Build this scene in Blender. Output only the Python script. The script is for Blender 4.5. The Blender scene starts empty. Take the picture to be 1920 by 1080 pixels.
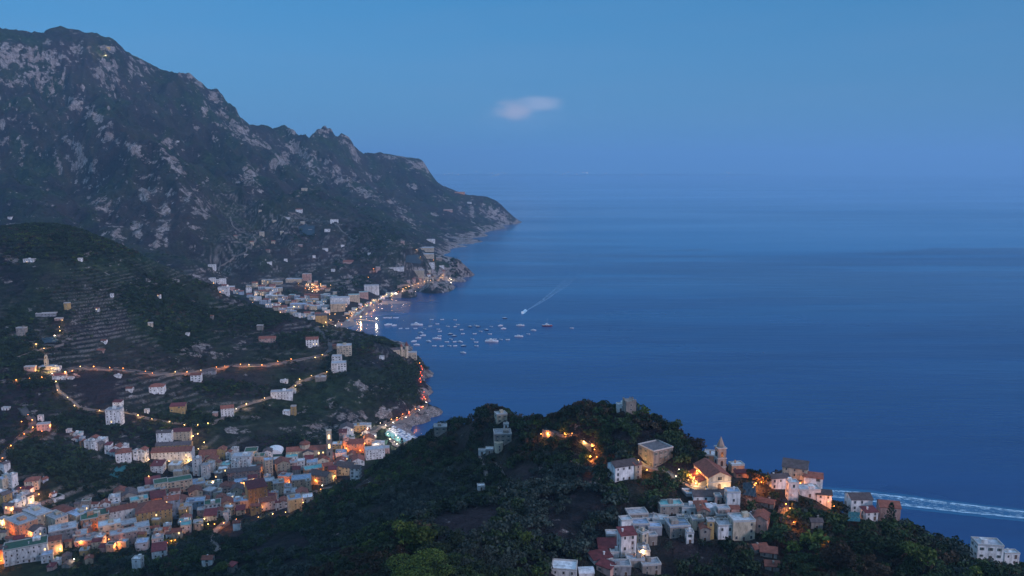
import bpy, math, random
import numpy as np
from mathutils import Vector, Matrix

R = math.radians
scene = bpy.context.scene
col = scene.collection

# ------------------------------------------------------------------ camera
FPX, HOR, CAMZ = 1478.0, 316.0, 350.0            # focal length in px of a 1920 px frame, horizon row, eye height
PITCH = math.atan((540 - HOR) / FPX)
CP, SP = math.cos(PITCH), math.sin(PITCH)
cam_data = bpy.data.cameras.new('camera')
cam = bpy.data.objects.new('camera', cam_data)
col.objects.link(cam)
cam.location = (0, 0, CAMZ)
cam.rotation_euler = (math.pi / 2 - PITCH, 0, 0)
cam_data.sensor_width = 36.0
cam_data.lens = 36.0 * FPX / 1920.0
cam_data.clip_start = 1.0
cam_data.clip_end = 200000.0
scene.camera = cam

# ------------------------------------------------------------------ world: clear sky after sunset
world = bpy.data.worlds.new('World')
scene.world = world
world.use_nodes = True
wn, wl = world.node_tree.nodes, world.node_tree.links
wn.clear()
w_out = wn.new('ShaderNodeOutputWorld')
w_bg = wn.new('ShaderNodeBackground')
w_tc = wn.new('ShaderNodeTexCoord')
w_sep = wn.new('ShaderNodeSeparateXYZ')
w_ramp = wn.new('ShaderNodeValToRGB')
w_sky = wn.new('ShaderNodeTexSky')
w_sky.sky_type = 'NISHITA'; w_sky.sun_disc = False
SUN_EL, SUN_AZ = R(9), R(-152)                    # sun low behind the camera
w_sky.sun_elevation = SUN_EL; w_sky.sun_rotation = math.pi + R(28)
w_sky.air_density = 1.0; w_sky.dust_density = 0.6; w_sky.ozone_density = 4.0
wl.new(w_tc.outputs['Generated'], w_sep.inputs[0])
wl.new(w_sep.outputs['Z'], w_ramp.inputs[0])
cr = w_ramp.color_ramp
cr.elements[0].position = 0.0; cr.elements[0].color = (0.100, 0.295, 0.53, 1)
cr.elements[1].position = 0.07; cr.elements[1].color = (0.098, 0.297, 0.535, 1)
for p_, c_ in ((0.13, (0.085, 0.29, 0.56, 1)), (0.22, (0.048, 0.255, 0.545, 1)), (0.40, (0.11, 0.33, 0.68, 1)), (1.0, (0.50, 0.68, 0.98, 1))):
    e = cr.elements.new(p_); e.color = c_
w_mul = wn.new('ShaderNodeMix'); w_mul.data_type = 'RGBA'; w_mul.blend_type = 'ADD'
w_mul.inputs[0].default_value = 0.004
wl.new(w_ramp.outputs[0], w_mul.inputs[6]); wl.new(w_sky.outputs[0], w_mul.inputs[7])
# glow that lingers over the land side, thin high cloud streaks
w_m1 = wn.new('ShaderNodeMath'); w_m1.operation = 'MULTIPLY_ADD'
wl.new(w_sep.outputs['X'], w_m1.inputs[0]); w_m1.inputs[1].default_value = -0.28; w_m1.inputs[2].default_value = 1.0
w_sc = wn.new('ShaderNodeVectorMath'); w_sc.operation = 'SCALE'
wl.new(w_mul.outputs[2], w_sc.inputs[0]); wl.new(w_m1.outputs[0], w_sc.inputs['Scale'])
w_map = wn.new('ShaderNodeMapping'); w_map.inputs['Scale'].default_value = (3, 3, 22)
w_noi = wn.new('ShaderNodeTexNoise'); w_noi.inputs['Scale'].default_value = 1.6; w_noi.inputs['Detail'].default_value = 5
wl.new(w_tc.outputs['Generated'], w_map.inputs[0]); wl.new(w_map.outputs[0], w_noi.inputs[0])
w_mr = wn.new('ShaderNodeMapRange'); w_mr.inputs[1].default_value = 0.45; w_mr.inputs[2].default_value = 0.8
w_mr.inputs[3].default_value = 0.0; w_mr.inputs[4].default_value = 0.10
wl.new(w_noi.outputs[0], w_mr.inputs[0])
w_mx = wn.new('ShaderNodeMix'); w_mx.data_type = 'RGBA'; w_mx.inputs[7].default_value = (0.22, 0.33, 0.55, 1)
wl.new(w_mr.outputs[0], w_mx.inputs[0]); wl.new(w_sc.outputs[0], w_mx.inputs[6])
def sky_cloud(prev, u, v, ru, rv, thr, colr, amt):
    s_, t_ = (u - 960) / FPX, (540 - v) / FPX
    d = Vector((s_, CP + t_ * SP, -SP + t_ * CP)).normalized()
    az, el = math.atan2(d.x, d.y), math.asin(d.z)
    vsub = wn.new('ShaderNodeVectorMath'); vsub.operation = 'SUBTRACT'; vsub.inputs[1].default_value = d
    wl.new(w_tc.outputs['Generated'], vsub.inputs[0])
    nz = wn.new('ShaderNodeTexNoise'); nz.inputs['Scale'].default_value = 24; nz.inputs['Detail'].default_value = 8
    mp = wn.new('ShaderNodeMapping'); mp.inputs['Scale'].default_value = (1, 1, 2.5); wl.new(w_tc.outputs['Generated'], mp.inputs[0]); wl.new(mp.outputs[0], nz.inputs[0])
    mv = wn.new('ShaderNodeVectorMath'); mv.operation = 'MULTIPLY_ADD'; mv.inputs[1].default_value = (0.034, 0.0, 0.02); wl.new(nz.outputs[1], mv.inputs[0]); wl.new(vsub.outputs[0], mv.inputs[2])
    sc = wn.new('ShaderNodeVectorMath'); sc.operation = 'MULTIPLY'; sc.inputs[1].default_value = (FPX / ru, FPX / ru, FPX / rv); wl.new(mv.outputs[0], sc.inputs[0])
    ln = wn.new('ShaderNodeVectorMath'); ln.operation = 'LENGTH'; wl.new(sc.outputs[0], ln.inputs[0])
    mr = wn.new('ShaderNodeMapRange'); mr.interpolation_type = 'SMOOTHSTEP'; mr.inputs[1].default_value = thr; mr.inputs[2].default_value = 0.2; mr.inputs[3].default_value = 0; mr.inputs[4].default_value = amt
    wl.new(ln.outputs['Value'], mr.inputs[0])
    mx = wn.new('ShaderNodeMix'); mx.data_type = 'RGBA'; mx.inputs[7].default_value = (*colr, 1)
    wl.new(mr.outputs[0], mx.inputs[0]); wl.new(prev, mx.inputs[6]); return mx.outputs[2]
sk = sky_cloud(w_mx.outputs[2], 1003, 204, 85, 32, 1.3, (0.17, 0.36, 0.60), 0.5)
sk = sky_cloud(sk, 990, 192, 46, 22, 1.15, (0.46, 0.49, 0.64), 0.9)
sk = sky_cloud(sk, 1044, 178, 48, 15, 1.1, (0.38, 0.48, 0.68), 0.85)
wl.new(sk, w_bg.inputs['Color'])
w_bg.inputs['Strength'].default_value = 1.0
wl.new(w_bg.outputs[0], w_out.inputs[0])

sun_data = bpy.data.lights.new('afterglow_sun', 'SUN')
sun = bpy.data.objects.new('afterglow_sun', sun_data)
col.objects.link(sun)
sun_data.energy = 2.1
sun_data.angle = R(11)
sun_data.color = (0.92, 0.80, 1.0)
sun_dir = Vector((math.cos(SUN_EL + R(8)) * math.sin(R(124)), math.cos(SUN_EL + R(8)) * math.cos(R(124)), math.sin(SUN_EL + R(8))))
sun.rotation_euler = sun_dir.to_track_quat('Z', 'Y').to_euler()

scene.view_settings.view_transform = 'Standard'
scene.view_settings.look = 'None'
scene.view_settings.exposure = 0.0
scene.view_settings.gamma = 1.0
scene.render.engine = 'CYCLES'
scene.cycles.use_denoising = True
scene.cycles.max_bounces = 5
scene.cycles.diffuse_bounces = 2
scene.cycles.glossy_bounces = 2
scene.cycles.transparent_max_bounces = 8
scene.cycles.volume_bounces = 2
scene.cycles.sample_clamp_indirect = 4.0

rng = random.Random(7)
nrs = np.random.RandomState(11)

# ------------------------------------------------------------------ projection helpers
def ray(u, v):
    cx, cy = (u - 960) / FPX, (540 - v) / FPX
    dy = CP + cy * SP
    return cx / dy, -(-SP + cy * CP) / dy          # s = x/y, t = fall per metre of depth
def to_px(x, y, z):
    t = (CAMZ - z) / y
    tv = (t * CP - SP) / (CP + t * SP)              # tan(dep - pitch)
    v = 540 + FPX * tv
    dy = CP - tv * SP
    return 960 + FPX * (x / y) * dy, v

# ------------------------------------------------------------------ value / gradient noise
def _hash(ix, iy, seed):
    h = (ix * 374761393 + iy * 668265263 + seed * 362437) & 0xFFFFFFFF
    h = ((h ^ (h >> 13)) * 1274126177) & 0xFFFFFFFF
    return ((h ^ (h >> 16)) & 0xFFFF) / 65535.0 * 2 - 1
def noise(x, y, wl_, seed):
    x = x / wl_; y = y / wl_
    ix = np.floor(x).astype(np.int64); iy = np.floor(y).astype(np.int64)
    fx = x - ix; fy = y - iy
    fx = fx * fx * fx * (fx * (fx * 6 - 15) + 10); fy = fy * fy * fy * (fy * (fy * 6 - 15) + 10)
    a = _hash(ix, iy, seed); b = _hash(ix + 1, iy, seed); c = _hash(ix, iy + 1, seed); d = _hash(ix + 1, iy + 1, seed)
    return (a * (1 - fx) + b * fx) * (1 - fy) + (c * (1 - fx) + d * fx) * fy
def fbm(x, y, wl_, seed, octs=4, gain=0.5):
    r = 0; a = 1.0; s = 0
    for k in range(octs):
        r = r + a * noise(x, y, wl_, seed + k * 17); s += a; a *= gain; wl_ *= 0.47
        x, y = x * 0.8 - y * 0.6, x * 0.6 + y * 0.8
    return r / s
def ridged(x, y, wl_, seed, octs=4, gain=0.5):
    r = 0; a = 1.0; s = 0
    for k in range(octs):
        r = r + a * (1 - 2 * np.abs(noise(x, y, wl_, seed + k * 31))); s += a; a *= gain; wl_ *= 0.48
        x, y = x * 0.8 - y * 0.6, x * 0.6 + y * 0.8
    return r / s - 0.3

# ------------------------------------------------------------------ the land: control points of ridges, slopes, valleys and coast
cs, cb, cq = [], [], []
def cp_sYz(s, Y, z):
    cs.append(s); cb.append(math.log(Y)); cq.append((z - CAMZ) / Y)
def P(u, v, Y):                                   # a visible point at a known depth
    s, t = ray(u, v); cp_sYz(s, Y, CAMZ - t * Y)
def Pz(u, v, z):                                  # a visible point at a known height
    s, t = ray(u, v); cp_sYz(s, (CAMZ - z) / t, z)
def H(u, Y, z): cp_sYz((u - 960) / FPX / 0.985, Y, z)
def densify(pts, step=22):
    out = []
    for a, b in zip(pts[:-1], pts[1:]):
        n = max(1, int(abs(math.hypot(b[0] - a[0], b[1] - a[1])) / step))
        for k in range(n): out.append(tuple(a[i] + (b[i] - a[i]) * k / n for i in range(len(a))))
    return out + [pts[-1]]
skyline = [(-300,130,3500),(-120,90,3500),(0,56,3500),(40,65,3550),(70,54,3600),(140,48,3700),(210,63,3780),(270,106,3900),(300,126,4000),(340,141,4050),
    (385,163,4150),(410,192,4250),(450,214,4350),(480,225,4400),(520,236,4500),(560,247,4600),(620,252,4750),(662,265,4850),(684,284,4950),(700,290,4980),(706,287,5000),(745,291,5080),
    (797,302,5150),(804,326,5150),(835,347,5150),(870,364,5130),(905,370,5100),(928,380,5085)]
for (u, v, Y) in densify(skyline, 26):
    P(u, v, Y)
    s, t = ray(u, v); z = CAMZ - t * Y
    cp_sYz(s, Y + 350, max(z - 190, -30)); cp_sYz(s, Y + 900, max(z - 420, -40)); cp_sYz(s, 7400, max(z - 800, -60))
coast = [(957,421),(946,428),(924,432),(906,437),(912,443),(928,448),(898,458),(886,462),(853,465)]
for (u, v) in densify(coast, 14): Pz(u, v, 0)
coast2 = [(868,489),(884,500),(855,508),(836,516),(856,527),(850,536),(826,537),(800,541),(782,545),(756,547),(735,556),(719,566),(695,582),(681,594),(666,603),(650,614)]
for (u, v) in densify(coast2, 12): Pz(u, v, 0)
coast3 = [(700,636),(750,641),(778,652),(786,668),(797,688),(799,710),(814,733),(803,743),(807,755),(820,768),(818,782),(796,793),(764,802),(784,822)]
for (u, v) in densify(coast3, 12): Pz(u, v, 0)
coast4 = [(820,920),(900,885),(1000,865),(1200,840),(1400,790),(1600,725),(1800,650),(2000,590),(2300,560)]
for (u, Y) in densify(coast4, 60): H(u, Y, 0)
for u, v in [(985,421),(1000,440),(960,450),(920,466),(890,475),(880,480),(896,506),(872,519),(875,541),(830,552),(790,560),(760,570),(735,590),(710,610),(700,625),(760,628),
    (810,650),(825,690),(845,725),(850,765),(848,795),(810,808),(1100,400),(1300,420),(1100,480),(1000,520),(950,600),(900,700),(1100,600),(1400,500),(1700,500),(1500,650),(1800,700),(2100,500)]:
    Pz(u, v, -35)
for v, ul in [(425,985),(435,975),(446,965),(456,925),(465,905),(474,890),(482,893),(492,905),(503,910),(512,885),(522,880),(532,882),(542,872),(552,815),(562,780),(575,750),(590,725),(605,705),(622,700),(635,740),(645,800),(662,815),(680,828),(700,838),(720,850),(740,855),(760,860),(785,858),(803,850)]:
    for du_ in (0, 35, 90, 180, 320, 600, 1000): Pz(ul + du_, v, -35 if du_ else -22)
for u, Y in [(860,980),(950,980),(1100,950),(1300,920),(1500,860),(1700,790),(1900,720),(2100,680),(2300,680)]: H(u, Y, -35)
for u in (900,1100,1400,1700,2100):
    H(u, 7400, -60); H(u, 5600, -50)
# far mountain
MT = {0:[(430,2300),(400,2450),(330,2700),(250,2950),(180,3150),(100,3350)],
 -260:[(430,2300),(330,2700),(200,3150)],
 80:[(410,2330),(350,2600),(280,2850),(215,3020),(190,3200),(140,3350),(80,3520)],
 150:[(420,2350),(380,2500),(300,2790),(245,2900),(200,3130),(150,3350),(90,3560)],
 250:[(450,2250),(400,2380),(330,2600),(268,2780),(245,3050),(200,3350),(150,3600)],
 340:[(490,2150),(440,2300),(380,2430),(335,2560),(300,2950),(250,3300),(200,3620),(160,3900)],
 385:[(505,2140),(440,2330),(385,2440),(350,2560),(310,2960),(250,3500),(200,3960)],
 420:[(520,2130),(460,2300),(400,2480),(372,2580),(335,3000),(280,3430),(230,3900)],
 500:[(540,2060),(500,2200),(450,2380),(410,2550),(392,2650),(350,3180),(300,3750),(262,4150)],
 560:[(550,2020),(500,2200),(450,2400),(412,2580),(380,3050),(320,3800),(280,4250)],
 600:[(560,1980),(540,2060),(500,2200),(450,2420),(424,2560),(400,2950),(350,3550),(300,4200),(262,4550)],
 640:[(550,2020),(500,2240),(455,2430),(433,2560),(400,3080),(350,3800),(300,4500)],
 680:[(545,2070),(500,2260),(463,2430),(445,2550),(400,3300),(372,3650),(335,4300),(305,4800)],
 740:[(535,2140),(500,2320),(474,2480),(450,2880),(405,3500),(370,4150),(320,4850)],
 770:[(532,2180),(500,2350),(478,2500),(455,2900),(415,3650),(370,4400)],
 800:[(530,2220),(500,2390),(482,2550),(465,2900),(435,3500),(395,4300),(350,4900)],
 840:[(526,2330),(500,2480),(487,2600),(455,3650),(420,4200),(390,4600),(362,4980)],
 865:[(503,2440),(493,2550),(445,3850),(420,4200),(395,4600),(372,5000)],
 900:[(430,4350),(405,4750),(380,5030)], 935:[(412,4990),(395,5060)]}
for u, l in MT.items():
    for v, Y in l: P(u, v, Y)
H(862, 2900, -20); H(850, 3150, -15); H(880, 3300, -30); H(832, 2950, 8); H(840, 3300, 4)
# the town on the far bay
for u, v, z in [(650,592,4),(600,592,8),(560,580,12),(500,562,20),(430,538,36),(720,550,5),(690,568,4),(385,522,48),(740,545,4)]: Pz(u, v, z)
for u, v, z in [(795,535,18),(772,538,8),(812,529,26),(838,529,18),(825,520,34),(758,543,4),(846,513,22),(815,512,44)]: Pz(u, v, z)
# hidden valley behind the middle hill
for u, Y, z in [(-260,1650,150),(-260,1900,130),(0,1650,150),(0,1900,140),(150,1650,140),(150,1950,120),(300,1700,70),(400,1750,35),(500,1700,15),(600,1600,4),(650,1560,3)]: H(u, Y, z)
# middle hill
MH = {-260:[(435,1300),(500,1200),(600,1090),(700,970),(780,870)], 0:[(437,1300),(500,1200),(600,1090),(700,970),(780,870)],
 50:[(430,1300)],100:[(424,1300),(500,1210),(600,1100),(700,980),(790,870)], 150:[(435,1310)],
 200:[(455,1320),(520,1230),(600,1130),(700,1000),(790,900)], 260:[(482,1340)],
 320:[(508,1370),(560,1270),(600,1190),(700,1040),(780,930)],
 400:[(541,1380),(600,1250),(660,1140),(700,1080),(780,960)], 450:[(572,1360)], 500:[(588,1340),(650,1190),(700,1090),(770,990)],
 550:[(601,1310),(650,1200),(700,1100),(760,1020),(800,960)], 600:[(618,1290)],
 650:[(634,1260),(700,1100),(750,1035),(778,1005),(792,985)], 700:[(650,1250),(700,1130),(750,1060),(790,1005)],
 735:[(662,1270),(700,1160),(740,1085),(785,1020)], 765:[(676,1290),(700,1210),(730,1140),(760,1085)], 785:[(692,1290),(745,1120),(775,1075)],
 795:[(760,1120),(780,1082)], 755:[(785,1040)]}
for u, l in MH.items():
    for v, Y in l: P(u, v, Y)
for u, v, z in [(748,655,26),(770,664,22),(792,690,17),(792,715,17),(797,748,15),(796,768,15),(760,785,13),(725,795,9)]: Pz(u, v, z)
# valley floor with the lower town
for u, v, z in [(-260,1000,45),(-260,880,60),(0,1000,34),(100,1000,30),(0,940,42),(200,960,28),(300,940,22),(400,920,18),(500,890,13),(600,865,10),(680,855,7),(740,832,4),(757,812,3),
    (0,860,60),(100,890,50),(200,870,47),(300,850,38),(400,830,32),(500,815,26),(600,806,20),(650,800,17),(100,1040,26),(200,1010,25),(300,1000,24),(400,970,22),(500,945,16),(560,925,13),(620,900,12),(700,858,7),(770,824,2)]: Pz(u, v, z)
# near hill: crest, flanks and foreground
crest = [(792,838,700),(850,803,650),(900,784,610),(940,778,590),(990,797,560),(1040,780,545),(1080,768,535),(1130,772,520),(1180,774,505),(1240,812,490),(1300,850,475),(1330,872,465),
    (1400,893,450),(1500,915,440),(1550,945,430),(1600,966,425),(1680,992,415),(1720,1012,408),(1800,1033,400),(1850,1045,395),(1920,1064,388),(2100,1100,380),(2350,1150,380)]
for (u, v, Y) in densify(crest, 40):
    P(u, v, Y); s, t = ray(u, v); z = CAMZ - t * Y; cp_sYz(s, Y + 45, z - 32)
for u, v, Y in [(700,880,680),(660,910,660),(600,945,625),(560,980,600),(480,1000,590),(420,1015,580),(700,940,560),(700,1000,450),(620,1010,500),(560,1040,480),(300,1060,555),(100,1062,600),(0,1075,590),
    (800,900,560),(800,960,450),(860,860,600),(860,930,500),(900,1000,380),(960,860,530),(960,930,440),(960,1010,370),(800,1030,340),(1040,840,500),(1060,900,450),(1060,980,390),
    (1100,850,485),(1170,885,440),(1230,870,455),(1170,820,480),(1260,900,432),(1335,918,424),(1400,930,415),(1480,935,418),(1480,990,385),(1540,955,412),(1640,985,400),
    (1180,950,408),(1260,960,404),(1340,960,402),(1400,985,390),(1160,1010,382),(1240,1020,380),(1330,1010,384),(1400,1040,365),(1160,1060,360),(1090,1085,350),(1240,1085,352),(1400,1085,350),(1560,1080,345),(1700,1075,350),(1880,1085,350),
    (1560,1020,372),(1700,1035,375),(1840,1055,372),
    (800,1085,240),(720,1090,300),(640,1090,370),(560,1095,430),(440,1095,480),(300,1095,530),(0,1100,570),(940,1090,320),(2100,1180,330)]: P(u, v, Y)
for u, Y, z in [(960,150,215),(960,230,195),(960,115,220),(600,150,180),(600,250,160),(1300,150,185),(1300,250,155),(200,300,95),(200,150,140),(200,450,60),(1700,250,150),(1700,150,175),(-300,300,80),(-300,500,50),(2100,200,150),(500,350,125)]: H(u, Y, z)
cs = np.array(cs); cb = np.array(cb); cq = np.array(cq)
C2 = 0.02 ** 2
def kern(r2): return np.sqrt(r2 + C2)
n_cp = len(cs)
A = np.zeros((n_cp + 3, n_cp + 3))
A[:n_cp, :n_cp] = kern((cs[:, None] - cs[None]) ** 2 + (cb[:, None] - cb[None]) ** 2) - 0.0 * np.eye(n_cp)
A[:n_cp, :n_cp] -= 4e-4 * np.eye(n_cp)
A[:n_cp, n_cp:] = np.stack([np.ones(n_cp), cs, cb], 1); A[n_cp:, :n_cp] = A[:n_cp, n_cp:].T
coef = np.linalg.solve(A, np.concatenate([cq, np.zeros(3)]))
S0, S1, B0, B1 = -0.86, 0.86, math.log(112), math.log(7400)
NCs, NCb = 300, 460
gs = np.linspace(S0, S1, NCs); gb = np.linspace(B0, B1, NCb)
coarse = np.zeros((NCb, NCs))
for i, b in enumerate(gb):
    r2 = (gs[:, None] - cs[None]) ** 2 + (b - cb[None]) ** 2
    coarse[i] = kern(r2) @ coef[:n_cp] + coef[n_cp] + coef[n_cp + 1] * gs + coef[n_cp + 2] * b
def lg(a, b, n): return np.exp(np.linspace(math.log(a), math.log(b), n, endpoint=False))
Ys = np.concatenate([lg(112, 640, 330), lg(640, 1460, 520), lg(1460, 5400, 560), lg(5400, 7390, 14), [7390]])
Ss = np.linspace(S0 + 0.001, S1 - 0.001, 1160)
NR, NS = len(Ys), len(Ss)
bi = (np.log(Ys) - B0) / (B1 - B0) * (NCb - 1); si = (Ss - S0) / (S1 - S0) * (NCs - 1)
b0 = np.clip(bi.astype(int), 0, NCb - 2); s0 = np.clip(si.astype(int), 0, NCs - 2)
fb = (bi - b0)[:, None]; fs = (si - s0)[None]
Q = (coarse[b0][:, s0] * (1 - fb) * (1 - fs) + coarse[b0 + 1][:, s0] * fb * (1 - fs) + coarse[b0][:, s0 + 1] * (1 - fb) * fs + coarse[b0 + 1][:, s0 + 1] * fb * fs)
YY = np.repeat(Ys[:, None], NS, 1); XX = Ss[None] * YY
ZB = CAMZ + Q * YY
# local peaks, crags and knobs: (u, v, Y, height, radius)
for u, v, Y, hgt, rad in [(548,243,4570,16,38),(602,240,4715,26,38),(614,244,4735,20,32),(632,255,4760,12,26),(651,250,4800,30,40),(661,262,4820,14,30),(590,250,4690,14,26),
                          (352,138,4065,24,50),(372,152,4110,14,40),(597,243,4705,12,17),(608,240,4722,15,16),(620,247,4740,11,16),(641,252,4790,9,16),(649,248,4798,13,17),(657,252,4806,12,16),(544,243,4565,9,18),(712,290,5005,10,25),(792,300,5140,10,30)]:
    s, t = ray(u, v); x = s * Y
    g = np.exp(-(((XX - x) ** 2 + (YY - Y) ** 2) / rad ** 2) ** 1.5)
    ZB += g * hgt
land = 1 / (1 + np.exp(-(ZB - 6) / 6.0))
far = np.clip((YY - 1650) / 500, 0, 1)
town = np.clip((2350 - YY) / 200, 0, 1) * np.clip((YY - 1650) / 150, 0, 1) * np.clip((70 - ZB) / 40, 0, 1)
town = np.maximum(town, np.clip((1000 - YY) / 80, 0, 1) * np.clip((60 - ZB) / 25, 0, 1) * np.clip((YY - 560) / 60, 0, 1))
wx = fbm(XX, YY, 900, 5, 3) * 130; wy = fbm(XX, YY, 900, 9, 3) * 130
alt = np.clip(ZB / 500, 0.0, 1.6)
ns = ridged(XX + wx, YY * .8 + wy, 620, 21, 5, 0.55) * 85 * (0.25 + 0.6 * alt) * far
ns += ridged(XX * 1.0 + wx * .5, YY * 0.75, 150, 77, 4, 0.6) * 30 * far * (0.5 + 0.6 * alt)
ns += fbm(XX, YY, 42, 99, 3) * 9 * far
al_ = XX * .745 - YY * .667; pe_ = XX * .667 + YY * .745
rib1 = ridged(pe_ + wx * .6, al_ * .33 + wy * .4, 330, 401, 4, .55); rib2 = ridged(pe_ + wx, al_ * .3, 110, 411, 3, .55)
ns += (rib1 * 105 + rib2 * 34) * far * np.clip(alt * 1.3, 0, 1.1)
near = 1 - far
ns += near * (fbm(XX, YY, 120, 31, 4, 0.5) * 9 + ridged(XX, YY, 35, 41, 3) * 2.2 + fbm(XX, YY, 9, 51, 2) * 0.8)
edge = np.clip((ZB + 2) / 22, 0, 1)
ysky = np.interp(Ss, [ray(a[0], a[1])[0] for a in skyline], [a[2] for a in skyline])[None]
ns *= 1 - .62 * np.exp(-((YY - ysky) / 170) ** 2) * (YY > 3200)
ns *= 1 - .9 * np.exp(-((YY - 5060) / 150) ** 2) * np.clip((Ss[None] - ray(696, 290)[0]) / .004, 0, 1) * np.clip((ray(806, 300)[0] - Ss[None]) / .003, 0, 1)
ns *= np.where(far > 0, np.clip(ZB / 70, .3, 1) * far + (1 - far), 1)
ns = ns * land * (1 - 0.93 * town) * (0.25 + 0.75 * edge)
# crags near the waterline and below the middle hill
crag = np.exp(-((ZB - 12) / 14) ** 2) * (1 - town)
ns += crag * (1 - .6 * far) * (ridged(XX, YY, 60, 61, 4, 0.6) * 9 + ridged(XX, YY, 18, 63, 3, 0.6) * 3.0)
Z = ZB + ns
UU, VV = to_px(XX, YY, Z)
# masks
def blob(lst, soft=1.0):
    m = np.zeros_like(Z)
    for (u, v, ru, rv, a, y0, y1) in lst:
        ca, sa = math.cos(R(a)), math.sin(R(a))
        j0, j1 = np.searchsorted(Ss, [ray(u - 2.2 * (ru + rv), v)[0], ray(u + 2.2 * (ru + rv), v)[0]])
        i0, i1 = np.searchsorted(Ys, [y0, y1])
        sl = (slice(i0, i1), slice(max(j0, 0), j1))
        du, dv = UU[sl] - u, VV[sl] - v
        a1 = (du * ca + dv * sa) / ru; b1 = (-du * sa + dv * ca) / rv
        m[sl] = np.maximum(m[sl], np.exp(-(a1 * a1 + b1 * b1)))
    return m
F0, F1 = 1700, 5600
rk = [(8,88,8,9,0),(32,92,5,9,60),(8,116,11,8,0),(42,146,24,8,-15),(105,103,14,7,30),(146,95,14,12,-20),(88,80,7,6,0),(92,152,10,18,60),(95,172,8,16,60),(62,112,8,7,0),
 (186,138,15,10,0),(202,92,16,6,10),(225,125,26,6,15),(255,135,18,4,10),(262,112,36,9,30),(157,205,36,11,32),(180,218,10,9,0),(356,139,22,8,25),(374,152,14,10,40),(402,182,16,8,40),
 (385,206,9,6,0),(205,255,22,9,30),(250,278,30,10,35),(325,308,26,12,40),(314,266,13,7,0),(420,215,12,6,30),(446,242,30,10,25),(476,266,22,8,25),(470,332,20,20,60),(530,302,16,12,0),
 (562,284,40,10,28),(600,322,34,17,25),(640,335,40,14,25),(690,366,34,11,25),(736,378,10,12,0),(747,396,14,12,30),(772,418,26,8,35),(170,345,20,34,-25),(200,392,22,34,-25),(214,432,18,26,-30),
 (145,318,22,10,35),(350,372,14,30,20),(372,384,12,30,15),(386,398,9,22,15),(310,395,12,26,20),(275,360,16,22,20),(300,440,14,30,20),(255,430,14,26,0),
 (922,400,22,13,35),(946,413,12,9,30),(884,396,5,20,0),(862,392,6,12,0),(600,246,22,9,0),(655,258,16,10,0),(550,243,14,6,0),(735,294,34,7,8),(782,308,30,9,12),(800,318,8,12,0),
 (640,500,6,6,0),(655,520,10,20,10),(660,535,12,18,0),(35,300,10,6,0),(120,260,14,6,20),(60,230,12,5,20),(700,335,12,6,20),(770,350,16,5,20),(830,372,14,5,20),(815,402,10,6,0),(845,425,10,5,0),(800,536,48,9,-12),(848,526,22,12,0),(862,500,22,9,0),(766,546,14,6,0),(835,515,16,12,0),(845,505,30,7,-10),(725,535,40,10,-8)]
rkA = blob([(u, v, ru, rv, a, F0, F1) for (u, v, ru, rv, a) in rk])
rk2 = [(680,778,90,18,-3),(610,800,60,11,0),(800,775,30,14,-15),(806,738,14,14,0),(540,803,70,8,5),(420,660,60,14,5),(445,640,30,8,0),(470,810,60,9,0),(730,770,60,16,-8),(330,668,30,6,0),(660,720,30,8,10),(640,742,40,10,0)]
rkB = blob([(u, v, ru, rv, a, 800, 1450) for (u, v, ru, rv, a) in rk2])
dyZ = np.gradient(Z, axis=0) / np.gradient(YY, axis=0); dxZ = np.gradient(Z, axis=1) / np.gradient(XX, axis=1)
slope = np.sqrt(dyZ ** 2 + dxZ ** 2)
nR = ridged(XX * 1.3, YY * 0.7 + Z * 1.2, 70, 201, 4, 0.65); nF = fbm(XX, YY + Z, 26, 203, 3, 0.6); nL = fbm(XX, YY, 420, 205, 3)
rock = np.clip(rkA * (0.62 + .5 * np.clip(rib1 + .1, -.6, .7) + .45 * np.clip(rib2 + .1, -.6, .7)) + nR * 0.30 + nF * 0.42 + np.clip(slope - .7, 0, .6) * .35 - 0.10, 0, 1) * (rkA > 0.04)
sc_ = np.clip((slope * 0.55 + nR * 0.42 + nF * 0.4 + nL * 0.5 + np.clip(rib1, 0, 1) * .7 + np.clip(rib2, 0, 1) * .5 - 1.30) * 1.4, 0, 1) * far
rock = np.maximum(rock, sc_ * 0.8)
rock = np.maximum(rock, np.clip(rkB * 0.42 + nR * 0.3 + nF * 0.4 - 0.02, 0, 1) * (rkB > 0.05))
seacliff = np.clip((26 - Z + nF * 30 + nR * 10) / 16, 0, .9) * (1 - town) * (YY > 1700) * (Z > -9)
seacliff = np.maximum(seacliff, np.clip((11 - Z + nF * 9) / 6, 0, .9) * (YY > 1000) * (YY < 1700) * (1 - town))
rock = np.maximum(rock, seacliff)
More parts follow.
